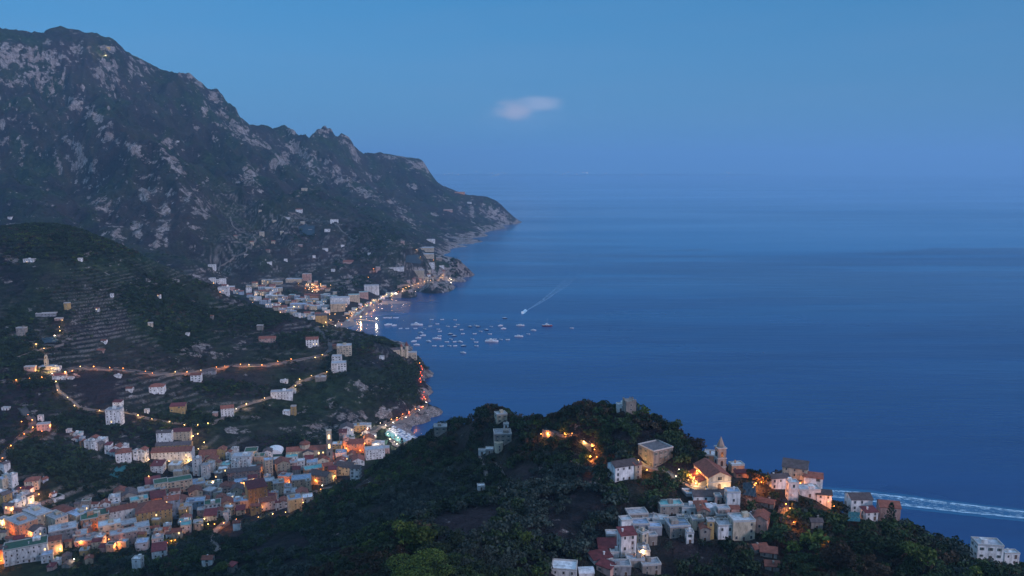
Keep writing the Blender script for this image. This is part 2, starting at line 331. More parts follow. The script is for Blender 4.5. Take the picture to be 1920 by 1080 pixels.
# terraces: stone-walled steps
tz = [(620,465,100,52,10),(470,470,60,50,10),(560,520,150,30,0),(420,375,40,22,35),(700,480,90,45,10),(540,420,90,26,20),(400,520,50,40,0),(760,450,60,20,0),(800,470,60,18,0)]
terA = blob([(u, v, ru, rv, a, 1700, 3000) for (u, v, ru, rv, a) in tz])
terA = np.clip(terA * 1.9 + nF * 0.25 - 0.15, 0, 1)
terB = ((YY > 690) & (YY < 1420) & (Z > 24)).astype(float) * np.clip(0.95 + fbm(XX, YY, 170, 301, 3) * 1.7, 0, 1) * np.clip(1 - rkB * 1.6, 0, 1)
terB *= 1 - np.clip(blob([(120,455,150,36,12,1000,1420),(330,600,70,40,15,900,1420),(60,720,60,20,0,800,1100)]) * 1.6, 0, 1)
def terrace(Zi, h, m, w):
    ph = (Zi + w) / h
    fl = np.floor(ph); fr = ph - fl
    st = np.clip((fr - 0.62) / 0.3, 0, 1); st = st * st * (3 - 2 * st)
    zt = (fl + st) * h - w
    lam = m * 0.9
    return Zi * (1 - lam) + zt * lam, np.clip(1 - np.abs(fr - 0.79) / 0.17, 0, 1) * m
wob = fbm(XX, YY, 240, 311, 2) * 11.0 + fbm(XX, YY, 50, 312, 2) * 1.6
terB *= np.clip((slope - .12) * 8, 0, 1)
Z1, wallA = terrace(Z, 7.0, terA * far, wob)
Z2, wallB = terrace(Z1, 4.2, terB * near, wob * 0.7)
Z = Z2
brk = np.clip(0.50 + fbm(XX, YY, 75, 321, 4, .65) * 4.6, 0, 1)
wall = np.clip(np.maximum(wallA * 1.25, wallB * .9) * brk, 0, 1)
dry = np.clip(0.42 + fbm(XX, YY, 130, 331, 4, 0.6) * 1.5, 0, 1)
dry = np.maximum(dry * 0.8, blob([(860,985,46,26,10,300,560),(985,880,30,14,0,300,700),(900,970,60,30,0,300,600),(640,1000,60,20,0,400,700),(1300,1030,70,26,0,300,420),(1290,880,70,20,20,400,500),(610,465,130,60,10,1800,2900),(300,400,120,70,0,1800,2900)]) * 1.1)
dry = np.clip(dry, 0, 1)
green = np.clip(0.5 + fbm(XX, YY, 75, 341, 4, 0.6) * 1.7, 0, 1)
Z = np.where(Z < -12, -12 + (Z + 12) * 0.05, Z)
UU, VV = to_px(XX, YY, Z)
T_prof = (CAMZ - Z) / YY

# ------------------------------------------------------------------ sampling the land
def col_idx(s):
    j = (s - Ss[0]) / (Ss[1] - Ss[0]); j = min(max(j, 0), NS - 1.001); j0 = int(j); return j0, j - j0
def hit(u, v):
    """point of the land (or of the sea) seen along pixel (u, v) of the 1920 px photograph"""
    s, t = ray(u, v); j0, f = col_idx(s)
    pr = Z[:, j0] * (1 - f) + Z[:, j0 + 1] * f
    above = pr >= (CAMZ - t * Ys)
    ysea = CAMZ / t if t > 0 else 1e9
    k = int(np.argmax(above)) if above.any() else -1
    if k > 0 and pr[k] > 0.0 and Ys[k] < ysea:
        d0 = pr[k - 1] - (CAMZ - t * Ys[k - 1]); d1 = pr[k] - (CAMZ - t * Ys[k])
        w = -d0 / (d1 - d0) if d1 != d0 else 0
        Y = Ys[k - 1] + w * (Ys[k] - Ys[k - 1]); return Vector((s * Y, Y, CAMZ - t * Y))
    return Vector((s * ysea, ysea, 0.0))
def ground(x, y):
    if y < Ys[0]: y = Ys[0]
    j0, f = col_idx(x / y); k = min(max(int(np.searchsorted(Ys, y)) - 1, 0), NR - 2)
    w = (y - Ys[k]) / (Ys[k + 1] - Ys[k])
    a = Z[k, j0] * (1 - f) + Z[k, j0 + 1] * f; b = Z[k + 1, j0] * (1 - f) + Z[k + 1, j0 + 1] * f
    return float(a * (1 - w) + b * w)

# ------------------------------------------------------------------ small node helpers
MATS = {}
def new_mat(name):
    m = bpy.data.materials.new(name); m.use_nodes = True
    nt = m.node_tree; b = nt.nodes['Principled BSDF']
    return m, nt, b
def N(nt, kind, **kw):
    n = nt.nodes.new(kind)
    for k, v in kw.items(): setattr(n, k, v)
    return n
def ramp(nt, src, stops):
    r = nt.nodes.new('ShaderNodeValToRGB'); els = r.color_ramp.elements
    els[0].position, els[0].color = stops[0][0], stops[0][1]
    els[1].position, els[1].color = stops[1][0], stops[1][1]
    for p, c in stops[2:]:
        e = els.new(p); e.color = c
    nt.links.new(src, r.inputs[0]); return r.outputs[0]
def mixc(nt, fac, a, b, mode='MIX'):
    m = nt.nodes.new('ShaderNodeMix'); m.data_type = 'RGBA'; m.blend_type = mode
    for sock, val in ((0, fac), (6, a), (7, b)):
        if isinstance(val, (int, float)): m.inputs[sock].default_value = val
        elif isinstance(val, tuple): m.inputs[sock].default_value = val if len(val) == 4 else (*val, 1)
        else: nt.links.new(val, m.inputs[sock])
    return m.outputs[2]
def mth(nt, op, a, b=None, c=None):
    m = nt.nodes.new('ShaderNodeMath'); m.operation = op
    for i, val in enumerate((a, b, c)):
        if val is None: continue
        if isinstance(val, (int, float)): m.inputs[i].default_value = val
        else: nt.links.new(val, m.inputs[i])
    return m.outputs[0]
def tex_noise(nt, scale, detail=3, rough=0.55, vec=None, scl=None):
    n = nt.nodes.new('ShaderNodeTexNoise'); n.inputs['Scale'].default_value = scale
    n.inputs['Detail'].default_value = detail; n.inputs['Roughness'].default_value = rough
    if vec is not None:
        if scl:
            mp = nt.nodes.new('ShaderNodeMapping'); mp.inputs['Scale'].default_value = scl
            nt.links.new(vec, mp.inputs[0]); vec = mp.outputs[0]
        nt.links.new(vec, n.inputs['Vector'])
    return n.outputs[0]
def add_bump(nt, b, h, strength, dist):
    bp = nt.nodes.new('ShaderNodeBump'); bp.inputs['Strength'].default_value = strength; bp.inputs['Distance'].default_value = dist
    nt.links.new(h, bp.inputs['Height']); nt.links.new(bp.outputs[0], b.inputs['Normal'])

def tag(o, label=None, cat=None, group=None, kind=None):
    if label: o['label'] = label
    if cat: o['category'] = cat
    if group: o['group'] = group
    if kind: o['kind'] = kind
    return o
def np_mesh(name, co, quads, mat=None, colattr=None, smooth=False):
    me = bpy.data.meshes.new(name)
    nv, nf = len(co), len(quads); k = quads.shape[1]
    me.vertices.add(nv); me.vertices.foreach_set('co', np.ascontiguousarray(co, dtype=np.float32).ravel())
    me.loops.add(nf * k); me.loops.foreach_set('vertex_index', np.ascontiguousarray(quads, dtype=np.int32).ravel())
    me.polygons.add(nf); me.polygons.foreach_set('loop_start', np.arange(0, nf * k, k, dtype=np.int32))
    me.polygons.foreach_set('loop_total', np.full(nf, k, dtype=np.int32))
    if smooth: me.polygons.foreach_set('use_smooth', np.ones(nf, dtype=bool))
    me.update(calc_edges=True)
    if colattr is not None:
        at = me.color_attributes.new('mask', 'FLOAT_COLOR', 'POINT')
        at.data.foreach_set('color', np.ascontiguousarray(colattr, dtype=np.float32).ravel())
    if mat: me.materials.append(mat)
    return me
def link(name, me, parent=None):
    o = bpy.data.objects.new(name, me); col.objects.link(o)
    if parent is not None: o.parent = parent
    return o

# ------------------------------------------------------------------ land material and mesh
def land_material():
    m, nt, b = new_mat('land')
    geo = N(nt, 'ShaderNodeNewGeometry').outputs['Position']
    at = N(nt, 'ShaderNodeAttribute', attribute_name='mask')
    sep = N(nt, 'ShaderNodeSeparateColor'); nt.links.new(at.outputs['Color'], sep.inputs[0])
    rk_, wl_, dr_ = sep.outputs[0], sep.outputs[1], sep.outputs[2]; gr_ = at.outputs['Alpha']
    n1 = tex_noise(nt, 0.09, 5, 0.65, geo); n2 = tex_noise(nt, 0.55, 4, 0.6, geo); n3 = tex_noise(nt, 0.02, 4, 0.6, geo); n4 = tex_noise(nt, 0.035, 5, 0.7, geo)
    scrub = ramp(nt, n1, [(0.3, (0.007, 0.009, 0.011, 1)), (0.5, (0.018, 0.020, 0.022, 1)), (0.62, (0.036, 0.028, 0.034, 1)), (0.75, (0.060, 0.042, 0.050, 1))])
    green = ramp(nt, n1, [(0.3, (0.009, 0.016, 0.010, 1)), (0.55, (0.028, 0.048, 0.022, 1)), (0.75, (0.070, 0.088, 0.038, 1))])
    dryc = ramp(nt, n2, [(0.3, (0.030, 0.022, 0.027, 1)), (0.7, (0.088, 0.060, 0.062, 1))])
    base = mixc(nt, gr_, scrub, green)
    base = mixc(nt, mth(nt, 'MULTIPLY', dr_, 0.75), base, dryc)
    rockc = ramp(nt, n2, [(0.28, (0.07, 0.06, 0.058, 1)), (0.46, (0.30, 0.26, 0.24, 1)), (0.64, (0.60, 0.54, 0.50, 1))])
    n5 = tex_noise(nt, 1.0, 5, 0.7, geo, (0.10, 0.10, 0.028)); rockc = mixc(nt, ramp(nt, n5, [(0.38, (0.85, 0.85, 0.85, 1)), (0.56, (0, 0, 0, 1))]), rockc, (0.05, 0.045, 0.042))
    rockc = mixc(nt, ramp(nt, n3, [(0.4, (0, 0, 0, 1)), (0.7, (0.7, 0.7, 0.7, 1))]), rockc, (0.17, 0.125, 0.11))
    wallc = ramp(nt, n2, [(0.3, (0.08, 0.07, 0.065, 1)), (0.65, (0.36, 0.32, 0.29, 1))])
    c = mixc(nt, wl_, base, wallc)
    brk_ = ramp(nt, mth(nt, 'ADD', mth(nt, 'MULTIPLY', rk_, 0.80), mth(nt, 'ADD', mth(nt, 'MULTIPLY_ADD', n1, 0.9, -0.45), mth(nt, 'MULTIPLY_ADD', n4, 2.6, -1.3))), [(0.32, (0, 0, 0, 1)), (0.46, (1, 1, 1, 1))])
    c = mixc(nt, brk_, c, rockc)
    nt.links.new(c, b.inputs['Base Color'])
    b.inputs['Roughness'].default_value = 0.95; b.inputs['Specular IOR Level'].default_value = 0.1
    hgt = mth(nt, 'ADD', mth(nt, 'MULTIPLY', n1, 6.0), mth(nt, 'ADD', mth(nt, 'MULTIPLY', n2, 1.6), mth(nt, 'ADD', mth(nt, 'MULTIPLY', n3, 9.0), mth(nt, 'MULTIPLY', n5, 9.0))))
    add_bump(nt, b, hgt, 1.0, 1.0)
    return m
idx = np.arange(NR * NS).reshape(NR, NS)
q = np.stack([idx[:-1, :-1], idx[:-1, 1:], idx[1:, 1:], idx[1:, :-1]], -1).reshape(-1, 4)
zf = Z.ravel()
q = q[(zf[q].max(1) > -9.0)]
used = np.zeros(NR * NS, bool); used[q.ravel()] = True
remap = np.cumsum(used) - 1
co = np.stack([XX.ravel(), YY.ravel(), zf], 1)[used]
ca = np.stack([rock.ravel(), wall.ravel(), dry.ravel(), green.ravel()], 1)[used]
hills = link('hills', np_mesh('hills', co, remap[q], land_material(), ca, smooth=True))
tag(hills, 'terraced wooded hillsides and rocky mountain above the bay', 'hills', kind='structure')
print('land verts', used.sum(), 'faces', len(q), 'cps', n_cp)
del co, ca, used, remap, q

# ------------------------------------------------------------------ sea
def sea_material():
    m, nt, b = new_mat('sea_water')
    geo = N(nt, 'ShaderNodeNewGeometry').outputs['Position']
    n_big = tex_noise(nt, 1.0, 5, 0.55, geo, (0.00022, 0.0009, 1))
    n_mid = tex_noise(nt, 1.0, 5, 0.6, geo, (0.0016, 0.0065, 1))
    base = ramp(nt, n_mid, [(0.35, (0.0050, 0.037, 0.135, 1)), (0.7, (0.008, 0.054, 0.180, 1))])
    b.inputs['IOR'].default_value = 1.333
    rgh = ramp(nt, n_big, [(0.42, (0.20, 0.20, 0.20, 1)), (0.6, (0.30, 0.30, 0.30, 1))])

    r1 = tex_noise(nt, 1.0, 3, 0.6, geo, (0.10, 0.22, 1)); r2 = tex_noise(nt, 1.0, 3, 0.6, geo, (0.012, 0.03, 1))
    hgt = mth(nt, 'ADD', mth(nt, 'MULTIPLY', r1, 1.0), mth(nt, 'MULTIPLY', r2, 5.0))
    sp = N(nt, 'ShaderNodeSeparateXYZ'); nt.links.new(geo, sp.inputs[0])
    fd = N(nt, 'ShaderNodeMapRange'); nt.links.new(sp.outputs[1], fd.inputs[0]); fd.inputs[1].default_value = 1500; fd.inputs[2].default_value = 9000; fd.inputs[3].default_value = 1; fd.inputs[4].default_value = 0.08
    rr = mth(nt, 'MULTIPLY', rgh, mth(nt, 'MULTIPLY_ADD', fd.outputs[0], .6, .4)); nt.links.new(rr, b.inputs['Roughness'])
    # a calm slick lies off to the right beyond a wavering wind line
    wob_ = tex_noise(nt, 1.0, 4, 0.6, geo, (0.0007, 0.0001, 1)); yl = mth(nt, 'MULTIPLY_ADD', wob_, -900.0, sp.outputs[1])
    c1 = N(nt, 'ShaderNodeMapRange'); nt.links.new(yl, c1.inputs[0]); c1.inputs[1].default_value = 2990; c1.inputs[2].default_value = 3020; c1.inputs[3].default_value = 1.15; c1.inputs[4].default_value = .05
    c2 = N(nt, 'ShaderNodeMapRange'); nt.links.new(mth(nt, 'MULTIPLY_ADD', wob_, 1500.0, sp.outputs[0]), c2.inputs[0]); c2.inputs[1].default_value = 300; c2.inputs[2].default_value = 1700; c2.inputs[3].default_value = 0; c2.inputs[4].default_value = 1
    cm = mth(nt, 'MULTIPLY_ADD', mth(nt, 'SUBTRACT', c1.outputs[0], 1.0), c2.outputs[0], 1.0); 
    # long slicks drawn out by the current, their sky sheen painted pale, and a darker ruffled belt farther off
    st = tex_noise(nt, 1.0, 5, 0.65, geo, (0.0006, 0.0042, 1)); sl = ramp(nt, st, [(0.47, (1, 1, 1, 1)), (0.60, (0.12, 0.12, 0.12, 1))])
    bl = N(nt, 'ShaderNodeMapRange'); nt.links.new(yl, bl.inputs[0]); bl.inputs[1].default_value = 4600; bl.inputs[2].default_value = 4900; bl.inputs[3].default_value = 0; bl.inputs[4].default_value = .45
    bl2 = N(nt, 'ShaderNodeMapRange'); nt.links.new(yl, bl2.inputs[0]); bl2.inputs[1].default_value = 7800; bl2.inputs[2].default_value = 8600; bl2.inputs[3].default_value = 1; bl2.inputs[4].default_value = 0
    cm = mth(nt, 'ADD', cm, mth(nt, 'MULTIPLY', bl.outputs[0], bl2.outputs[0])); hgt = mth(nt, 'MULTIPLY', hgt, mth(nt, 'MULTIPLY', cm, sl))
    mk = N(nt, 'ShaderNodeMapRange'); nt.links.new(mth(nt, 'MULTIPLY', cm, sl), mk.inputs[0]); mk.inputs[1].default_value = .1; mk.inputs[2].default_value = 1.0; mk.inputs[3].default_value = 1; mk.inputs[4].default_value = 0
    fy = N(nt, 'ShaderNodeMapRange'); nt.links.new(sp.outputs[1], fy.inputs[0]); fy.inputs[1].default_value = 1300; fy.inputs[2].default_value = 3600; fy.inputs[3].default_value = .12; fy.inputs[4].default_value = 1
    nt.links.new(mixc(nt, mth(nt, 'MULTIPLY', mk.outputs[0], fy.outputs[0]), base, (0.016, 0.135, 0.30)), b.inputs['Base Color'])  # calm water paled with distance: sky reflection painted into the base colour
    hm = mth(nt, 'MULTIPLY', hgt, mth(nt, 'MULTIPLY', fd.outputs[0], mth(nt, 'ADD', mth(nt, 'MULTIPLY', n_big, 1.2), 0.2)))
    add_bump(nt, b, hm, 0.5, 0.6)
    return m
SEA = 43000.0
sv = []; 
ysl = [-2000, 0, 300, 700, 1200, 2000, 3500, 6000, 12000, 22000, SEA]
xsl = [-40000, -12000, -4000, -1500, 0, 1500, 4000, 12000, 40000]
sv = np.array([(x, y, 0.0) for y in ysl for x in xsl])
ii = np.arange(len(sv)).reshape(len(ysl), len(xsl))
sq = np.stack([ii[:-1, :-1], ii[:-1, 1:], ii[1:, 1:], ii[1:, :-1]], -1).reshape(-1, 4)
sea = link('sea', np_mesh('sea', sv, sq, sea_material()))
tag(sea, 'deep blue evening sea', 'sea', kind='structure')

# ------------------------------------------------------------------ haze
def haze_box():
    m = bpy.data.materials.new('haze'); m.use_nodes = True; nt = m.node_tree; nt.nodes.clear()
    out = nt.nodes.new('ShaderNodeOutputMaterial'); v = nt.nodes.new('ShaderNodeVolumePrincipled')
    v.inputs['Color'].default_value = (0.41, 0.70, 0.91, 1); v.inputs['Density'].default_value = HAZE
    v.inputs['Anisotropy'].default_value = 0.1
    nt.links.new(v.outputs[0], out.inputs['Volume'])
    x0, x1, y0, y1, z0, z1 = -41000, 41000, -2500, 44000, -62, 1230
    vs = np.array([(x, y, z) for z in (z0, z1) for y in (y0, y1) for x in (x0, x1)], float)
    fs_ = np.array([(0, 2, 3, 1), (4, 5, 7, 6), (0, 1, 5, 4), (2, 6, 7, 3), (0, 4, 6, 2), (1, 3, 7, 5)])
    o = link('haze', np_mesh('haze', vs, fs_, m)); tag(o, 'thin blue evening haze over the whole bay', 'haze', kind='stuff')
HAZE = 5.6e-5
haze_box()

# ================================================================== building kit
def col4(c): return (*c, 1)
def wall_mat(name, c, dirt=0.6):
    m, nt, b = new_mat(name)
    geo = N(nt, 'ShaderNodeNewGeometry').outputs['Position']
    n1 = tex_noise(nt, 1.0, 4, 0.65, geo, (0.5, 0.5, 0.16)); n2 = tex_noise(nt, 2.2, 3, 0.6, geo)
    dk = tuple(x * 0.45 for x in c)
    f = ramp(nt, n1, [(0.42, (0, 0, 0, 1)), (0.72, (dirt * 2, dirt * 2, dirt * 2, 1))])
    cc = mixc(nt, f, c, dk)
    info = N(nt, 'ShaderNodeObjectInfo')
    v = mth(nt, 'MULTIPLY_ADD', info.outputs['Random'], 0.3, 0.8)
    vm = N(nt, 'ShaderNodeVectorMath', operation='SCALE'); nt.links.new(cc, vm.inputs[0]); nt.links.new(v, vm.inputs['Scale'])
    nt.links.new(vm.outputs[0], b.inputs['Base Color']); b.inputs['Roughness'].default_value = 0.9
    add_bump(nt, b, n2, 0.3, 0.05); return m
def roof_mat(name, c, tiles=False):
    m, nt, b = new_mat(name)
    tc = N(nt, 'ShaderNodeTexCoord').outputs['Object']
    geo = N(nt, 'ShaderNodeNewGeometry').outputs['Position']
    n1 = tex_noise(nt, 0.45, 4, 0.65, geo); n2 = tex_noise(nt, 2.5, 3, 0.6, geo)
    cc = ramp(nt, n1, [(0.3, col4(tuple(x * 0.5 for x in c))), (0.55, col4(c)), (0.8, col4(tuple(min(1, x * 1.35 + 0.02) for x in c)))])
    if tiles:
        w = N(nt, 'ShaderNodeTexWave'); w.inputs['Scale'].default_value = 1.1; w.inputs['Distortion'].default_value = 0.6
        nt.links.new(tc, w.inputs[0]); cc = mixc(nt, ramp(nt, w.outputs[1], [(0.0, (0.45, 0.45, 0.45, 1)), (0.4, (0, 0, 0, 1))]), cc, tuple(x * 0.45 for x in c))
    info = N(nt, 'ShaderNodeObjectInfo')
    v = mth(nt, 'MULTIPLY_ADD', info.outputs['Random'], 0.5, 0.7)
    vm = N(nt, 'ShaderNodeVectorMath', operation='SCALE'); nt.links.new(cc, vm.inputs[0]); nt.links.new(v, vm.inputs['Scale'])
    nt.links.new(vm.outputs[0], b.inputs['Base Color']); b.inputs['Roughness'].default_value = 0.85
    add_bump(nt, b, n2, 0.4, 0.08); return m
def plain_mat(name, c, rough=0.7, metal=0.0):
    m, nt, b = new_mat(name)
    geo = N(nt, 'ShaderNodeNewGeometry').outputs['Position']
    n1 = tex_noise(nt, 1.3, 4, 0.6, geo)
    cc = ramp(nt, n1, [(0.3, col4(tuple(x * 0.7 for x in c))), (0.7, col4(tuple(min(1, x * 1.2) for x in c)))])
    nt.links.new(cc, b.inputs['Base Color']); b.inputs['Roughness'].default_value = rough; b.inputs['Metallic'].default_value = metal
    return m
def emit_mat(name, c, s):
    m, nt, b = new_mat(name)
    b.inputs['Base Color'].default_value = col4(c); b.inputs['Emission Color'].default_value = col4(c); b.inputs['Emission Strength'].default_value = s
    return m
WALL = {'W': ('white', wall_mat('white_render', (0.80, 0.79, 0.76))), 'C': ('cream', wall_mat('cream_render', (0.56, 0.47, 0.34))),
        'Y': ('yellow', wall_mat('yellow_render', (0.50, 0.33, 0.13))), 'P': ('pink', wall_mat('pink_render', (0.55, 0.35, 0.29))),
        'O': ('orange', wall_mat('orange_render', (0.55, 0.27, 0.15))), 'G': ('grey', wall_mat('grey_render', (0.30, 0.30, 0.31))),
        'B': ('pale blue', wall_mat('blue_render', (0.33, 0.42, 0.52))), 'S': ('stone', wall_mat('old_stone', (0.30, 0.26, 0.22), 0.6))}
ROOF = {'r': ('red tiled gable', roof_mat('red_tiles', (0.26, 0.085, 0.055), True)), 'h': ('red hipped', None), 'f': ('flat grey', roof_mat('grey_roofing', (0.38, 0.40, 0.43))),
        'w': ('flat white', roof_mat('white_roofing', (0.68, 0.73, 0.76))), 'g': ('flat green', roof_mat('green_roofing', (0.045, 0.12, 0.07))),
        't': ('flat turquoise', roof_mat('turquoise_roofing', (0.16, 0.42, 0.42))), 'b': ('flat blue-grey', roof_mat('blue_roofing', (0.36, 0.46, 0.60))),
        'd': ('dark gable', roof_mat('brown_tiles', (0.11, 0.082, 0.08), True)), 'm': ('maroon sloping', roof_mat('maroon_roofing', (0.17, 0.032, 0.035), True)),
        'v': ('white vaulted', None), 'k': ('flat dark', roof_mat('dark_roofing', (0.13, 0.12, 0.125)))}
ROOF['h'] = ('red hipped', ROOF['r'][1]); ROOF['v'] = ('white vaulted', ROOF['w'][1])
M_DARK = plain_mat('window_glass', (0.022, 0.026, 0.034), 0.25); M_FRAME = plain_mat('window_frame', (0.45, 0.43, 0.40))
M_SHUT = plain_mat('green_shutter', (0.03, 0.09, 0.075)); M_BROWN = plain_mat('brown_wood', (0.10, 0.055, 0.035))
M_LITW = emit_mat('lit_window', (1.0, 0.62, 0.25), 3.0); M_IRON = plain_mat('iron', (0.05, 0.05, 0.055), 0.5, 0.6)
M_CONC = plain_mat('concrete', (0.25, 0.24, 0.23), 0.9); M_WHITE = plain_mat('white_paint', (0.78, 0.78, 0.78), 0.45)
M_STONEW = WALL['S'][1]

class MB:
    def __init__(s): s.v, s.f, s.m = [], [], []
    def quad(s, pts, mi=0):
        n = len(s.v); s.v += [tuple(p) for p in pts]; s.f.append(tuple(range(n, n + len(pts)))); s.m.append(mi)
    def box(s, x0, x1, y0, y1, z0, z1, mi=0):
        n = len(s.v); s.v += [(x, y, z) for z in (z0, z1) for y in (y0, y1) for x in (x0, x1)]
        for f in ((0, 2, 3, 1), (4, 5, 7, 6), (0, 1, 5, 4), (2, 6, 7, 3), (0, 4, 6, 2), (1, 3, 7, 5)):
            s.f.append(tuple(n + i for i in f)); s.m.append(mi)
    def prism(s, pts, off, mi=0):
        """closed solid swept from the polygon pts by the vector off"""
        n = len(s.v); k = len(pts); s.v += [tuple(p) for p in pts] + [tuple(p[i] + off[i] for i in range(3)) for p in pts]
        s.f.append(tuple(range(n + k - 1, n - 1, -1))); s.m.append(mi); s.f.append(tuple(range(n + k, n + 2 * k))); s.m.append(mi)
        for i in range(k):
            j = (i + 1) % k; s.f.append((n + i, n + j, n + k + j, n + k + i)); s.m.append(mi)
    def cyl(s, x, y, z0, z1, r0, r1, k=12, mi=0, cap=True):
        n = len(s.v)
        for r, z in ((r0, z0), (r1, z1)): s.v += [(x + r * math.cos(2 * math.pi * i / k), y + r * math.sin(2 * math.pi * i / k), z) for i in range(k)]
        for i in range(k):
            j = (i + 1) % k; s.f.append((n + i, n + j, n + k + j, n + k + i)); s.m.append(mi)
        if cap:
            s.f.append(tuple(range(n + k, n + 2 * k))); s.m.append(mi); s.f.append(tuple(range(n + k - 1, n - 1, -1))); s.m.append(mi)
    def dome(s, x, y, z, r, rz, k=14, rings=5, mi=0):
        for a in range(rings):
            t0, t1 = math.pi / 2 * a / rings, math.pi / 2 * (a + 1) / rings
            s.cyl(x, y, z + rz * math.sin(t0), z + rz * math.sin(t1), r * math.cos(t0), max(r * math.cos(t1), 0.01), k, mi, cap=False)
    def mesh(s, name, mats):
        me = bpy.data.meshes.new(name); me.from_pydata(s.v, [], s.f)
        for m in (mats if isinstance(mats, (list, tuple)) else [mats]): me.materials.append(m)
        if any(s.m): me.polygons.foreach_set('material_index', s.m)
        me.update(); return me
    def build(s, name, mats, parent=None):
        return link(name, s.mesh(name, mats), parent)
def empty(name, loc, rz=0, parent=None):
    o = bpy.data.objects.new(name, None); col.objects.link(o); o.location = loc; o.rotation_euler = (0, 0, rz); o.empty_display_size = 0.5
    if parent is not None: o.parent = parent
    return o
# shared unit openings, centred, facing -y
def opening(kind):
    b = MB()
    if kind == 'door':
        b.box(-0.6, 0.6, -0.06, 0.05, 0, 2.2, 0); b.box(-0.75, -0.6, -0.10, 0.05, 0, 2.35, 1); b.box(0.6, 0.75, -0.10, 0.05, 0, 2.35, 1); b.box(-0.6, 0.6, -0.10, 0.05, 2.2, 2.35, 1)
        return b.mesh('door', [M_BROWN, M_FRAME])
    w, h = 0.55, 0.85
    b.box(-w, w, -0.04, 0.05, -h, h, 0)
    for a in ((-w - .12, -w, -h - .12, h + .12), (w, w + .12, -h - .12, h + .12), (-w, w, h, h + .12), (-w - .06, w + .06, -h - .14, -h)): b.box(a[0], a[1], -0.12, 0.05, a[2], a[3], 1)
    b.box(-0.03, 0.03, -0.08, -0.04, -h, h, 1)
    if kind == 'shutter':
        b.box(-w - .62, -w - .13, -0.10, 0.03, -h, h, 2); b.box(w + .13, w + .62, -0.10, 0.03, -h, h, 2)
    return b.mesh('window', [M_LITW if kind == 'lit' else M_DARK, M_FRAME, M_SHUT])
OPEN = {k: opening(k) for k in ('plain', 'shutter', 'lit', 'door')}
keep = []; INFO = []; AREA = {}
def metres(p): return (p.y * CP + (CAMZ - p.z) * SP) / FPX
NUMW = ['', 'one', 'two', 'three', 'four', 'five', 'six', 'seven', 'eight']
def roof_parts(root, code, w, d, h, rise=None):
    m = ROOF[code][1]; b = MB(); o = 0.45
    if code in 'rd':
        rs = rise or 0.24 * min(w, d)
        if w >= d:
            for sg in (1, -1):
                y0, y1 = sg * (d / 2 + o), 0
                b.prism([(-w/2-o, y0, h - .18), (-w/2-o, y1, h + rs), (-w/2-o, y1, h + rs + .3), (-w/2-o, y0, h + .1)], (w + 2*o, 0, 0))
        else:
            for sg in (1, -1):
                x0, x1 = sg * (w / 2 + o), 0
                b.prism([(x0, -d/2-o, h - .18), (x1, -d/2-o, h + rs), (x1, -d/2-o, h + rs + .3), (x0, -d/2-o, h + .1)], (0, d + 2*o, 0))
    elif code == 'h':
        rs = rise or 0.25 * min(w, d); k = (w - d) / 2 if w > d else 0; k2 = (d - w) / 2 if d > w else 0
        a = [(-w/2-o, -d/2-o, h), (w/2+o, -d/2-o, h), (w/2+o, d/2+o, h), (-w/2-o, d/2+o, h)]; r1, r2 = (-k, -k2, h + rs), (k, k2, h + rs)
        b.box(-w/2-o, w/2+o, -d/2-o, d/2+o, h - .25, h - .001)
        if w >= d: b.quad([a[0], a[1], r2, r1]); b.quad([a[2], a[3], r1, r2]); b.quad([a[1], a[2], r2]); b.quad([a[3], a[0], r1])
        else: b.quad([a[0], a[1], r1]); b.quad([a[1], a[2], r2, r1]); b.quad([a[2], a[3], r2]); b.quad([a[3], a[0], r1, r2])
    elif code == 'm':
        rs = rise or 0.16 * d
        b.prism([(-w/2-o, -d/2-o, h - .1), (-w/2-o, d/2+o, h + rs), (-w/2-o, d/2+o, h + rs + .25), (-w/2-o, -d/2-o, h + .2)], (w + 2*o, 0, 0))
    elif code == 'v':
        k = 10; pts = [(-w/2-.2, -math.cos(math.pi*i/k) * (d/2+.1), h + math.sin(math.pi*i/k) * d * .3) for i in range(k+1)]
        b.prism(pts, (w + .4, 0, 0))
    else:
        b.box(-w/2-.15, w/2+.15, -d/2-.15, d/2+.15, h, h + .25)
    r = b.build('roof', m, root)
    if code not in 'rdhmv':
        p = MB(); t = .3; z0, z1 = h + .25, h + .95
        for a in ((-w/2-.15, w/2+.15, -d/2-.15, -d/2+t), (-w/2-.15, w/2+.15, d/2-t, d/2+.15), (-w/2-.15, -w/2+t, -d/2+t, d/2-t), (w/2-t, w/2+.15, -d/2+t, d/2-t)): p.box(*a, z0, z1)
        p.build('parapet', M_FRAME, r)
    return r
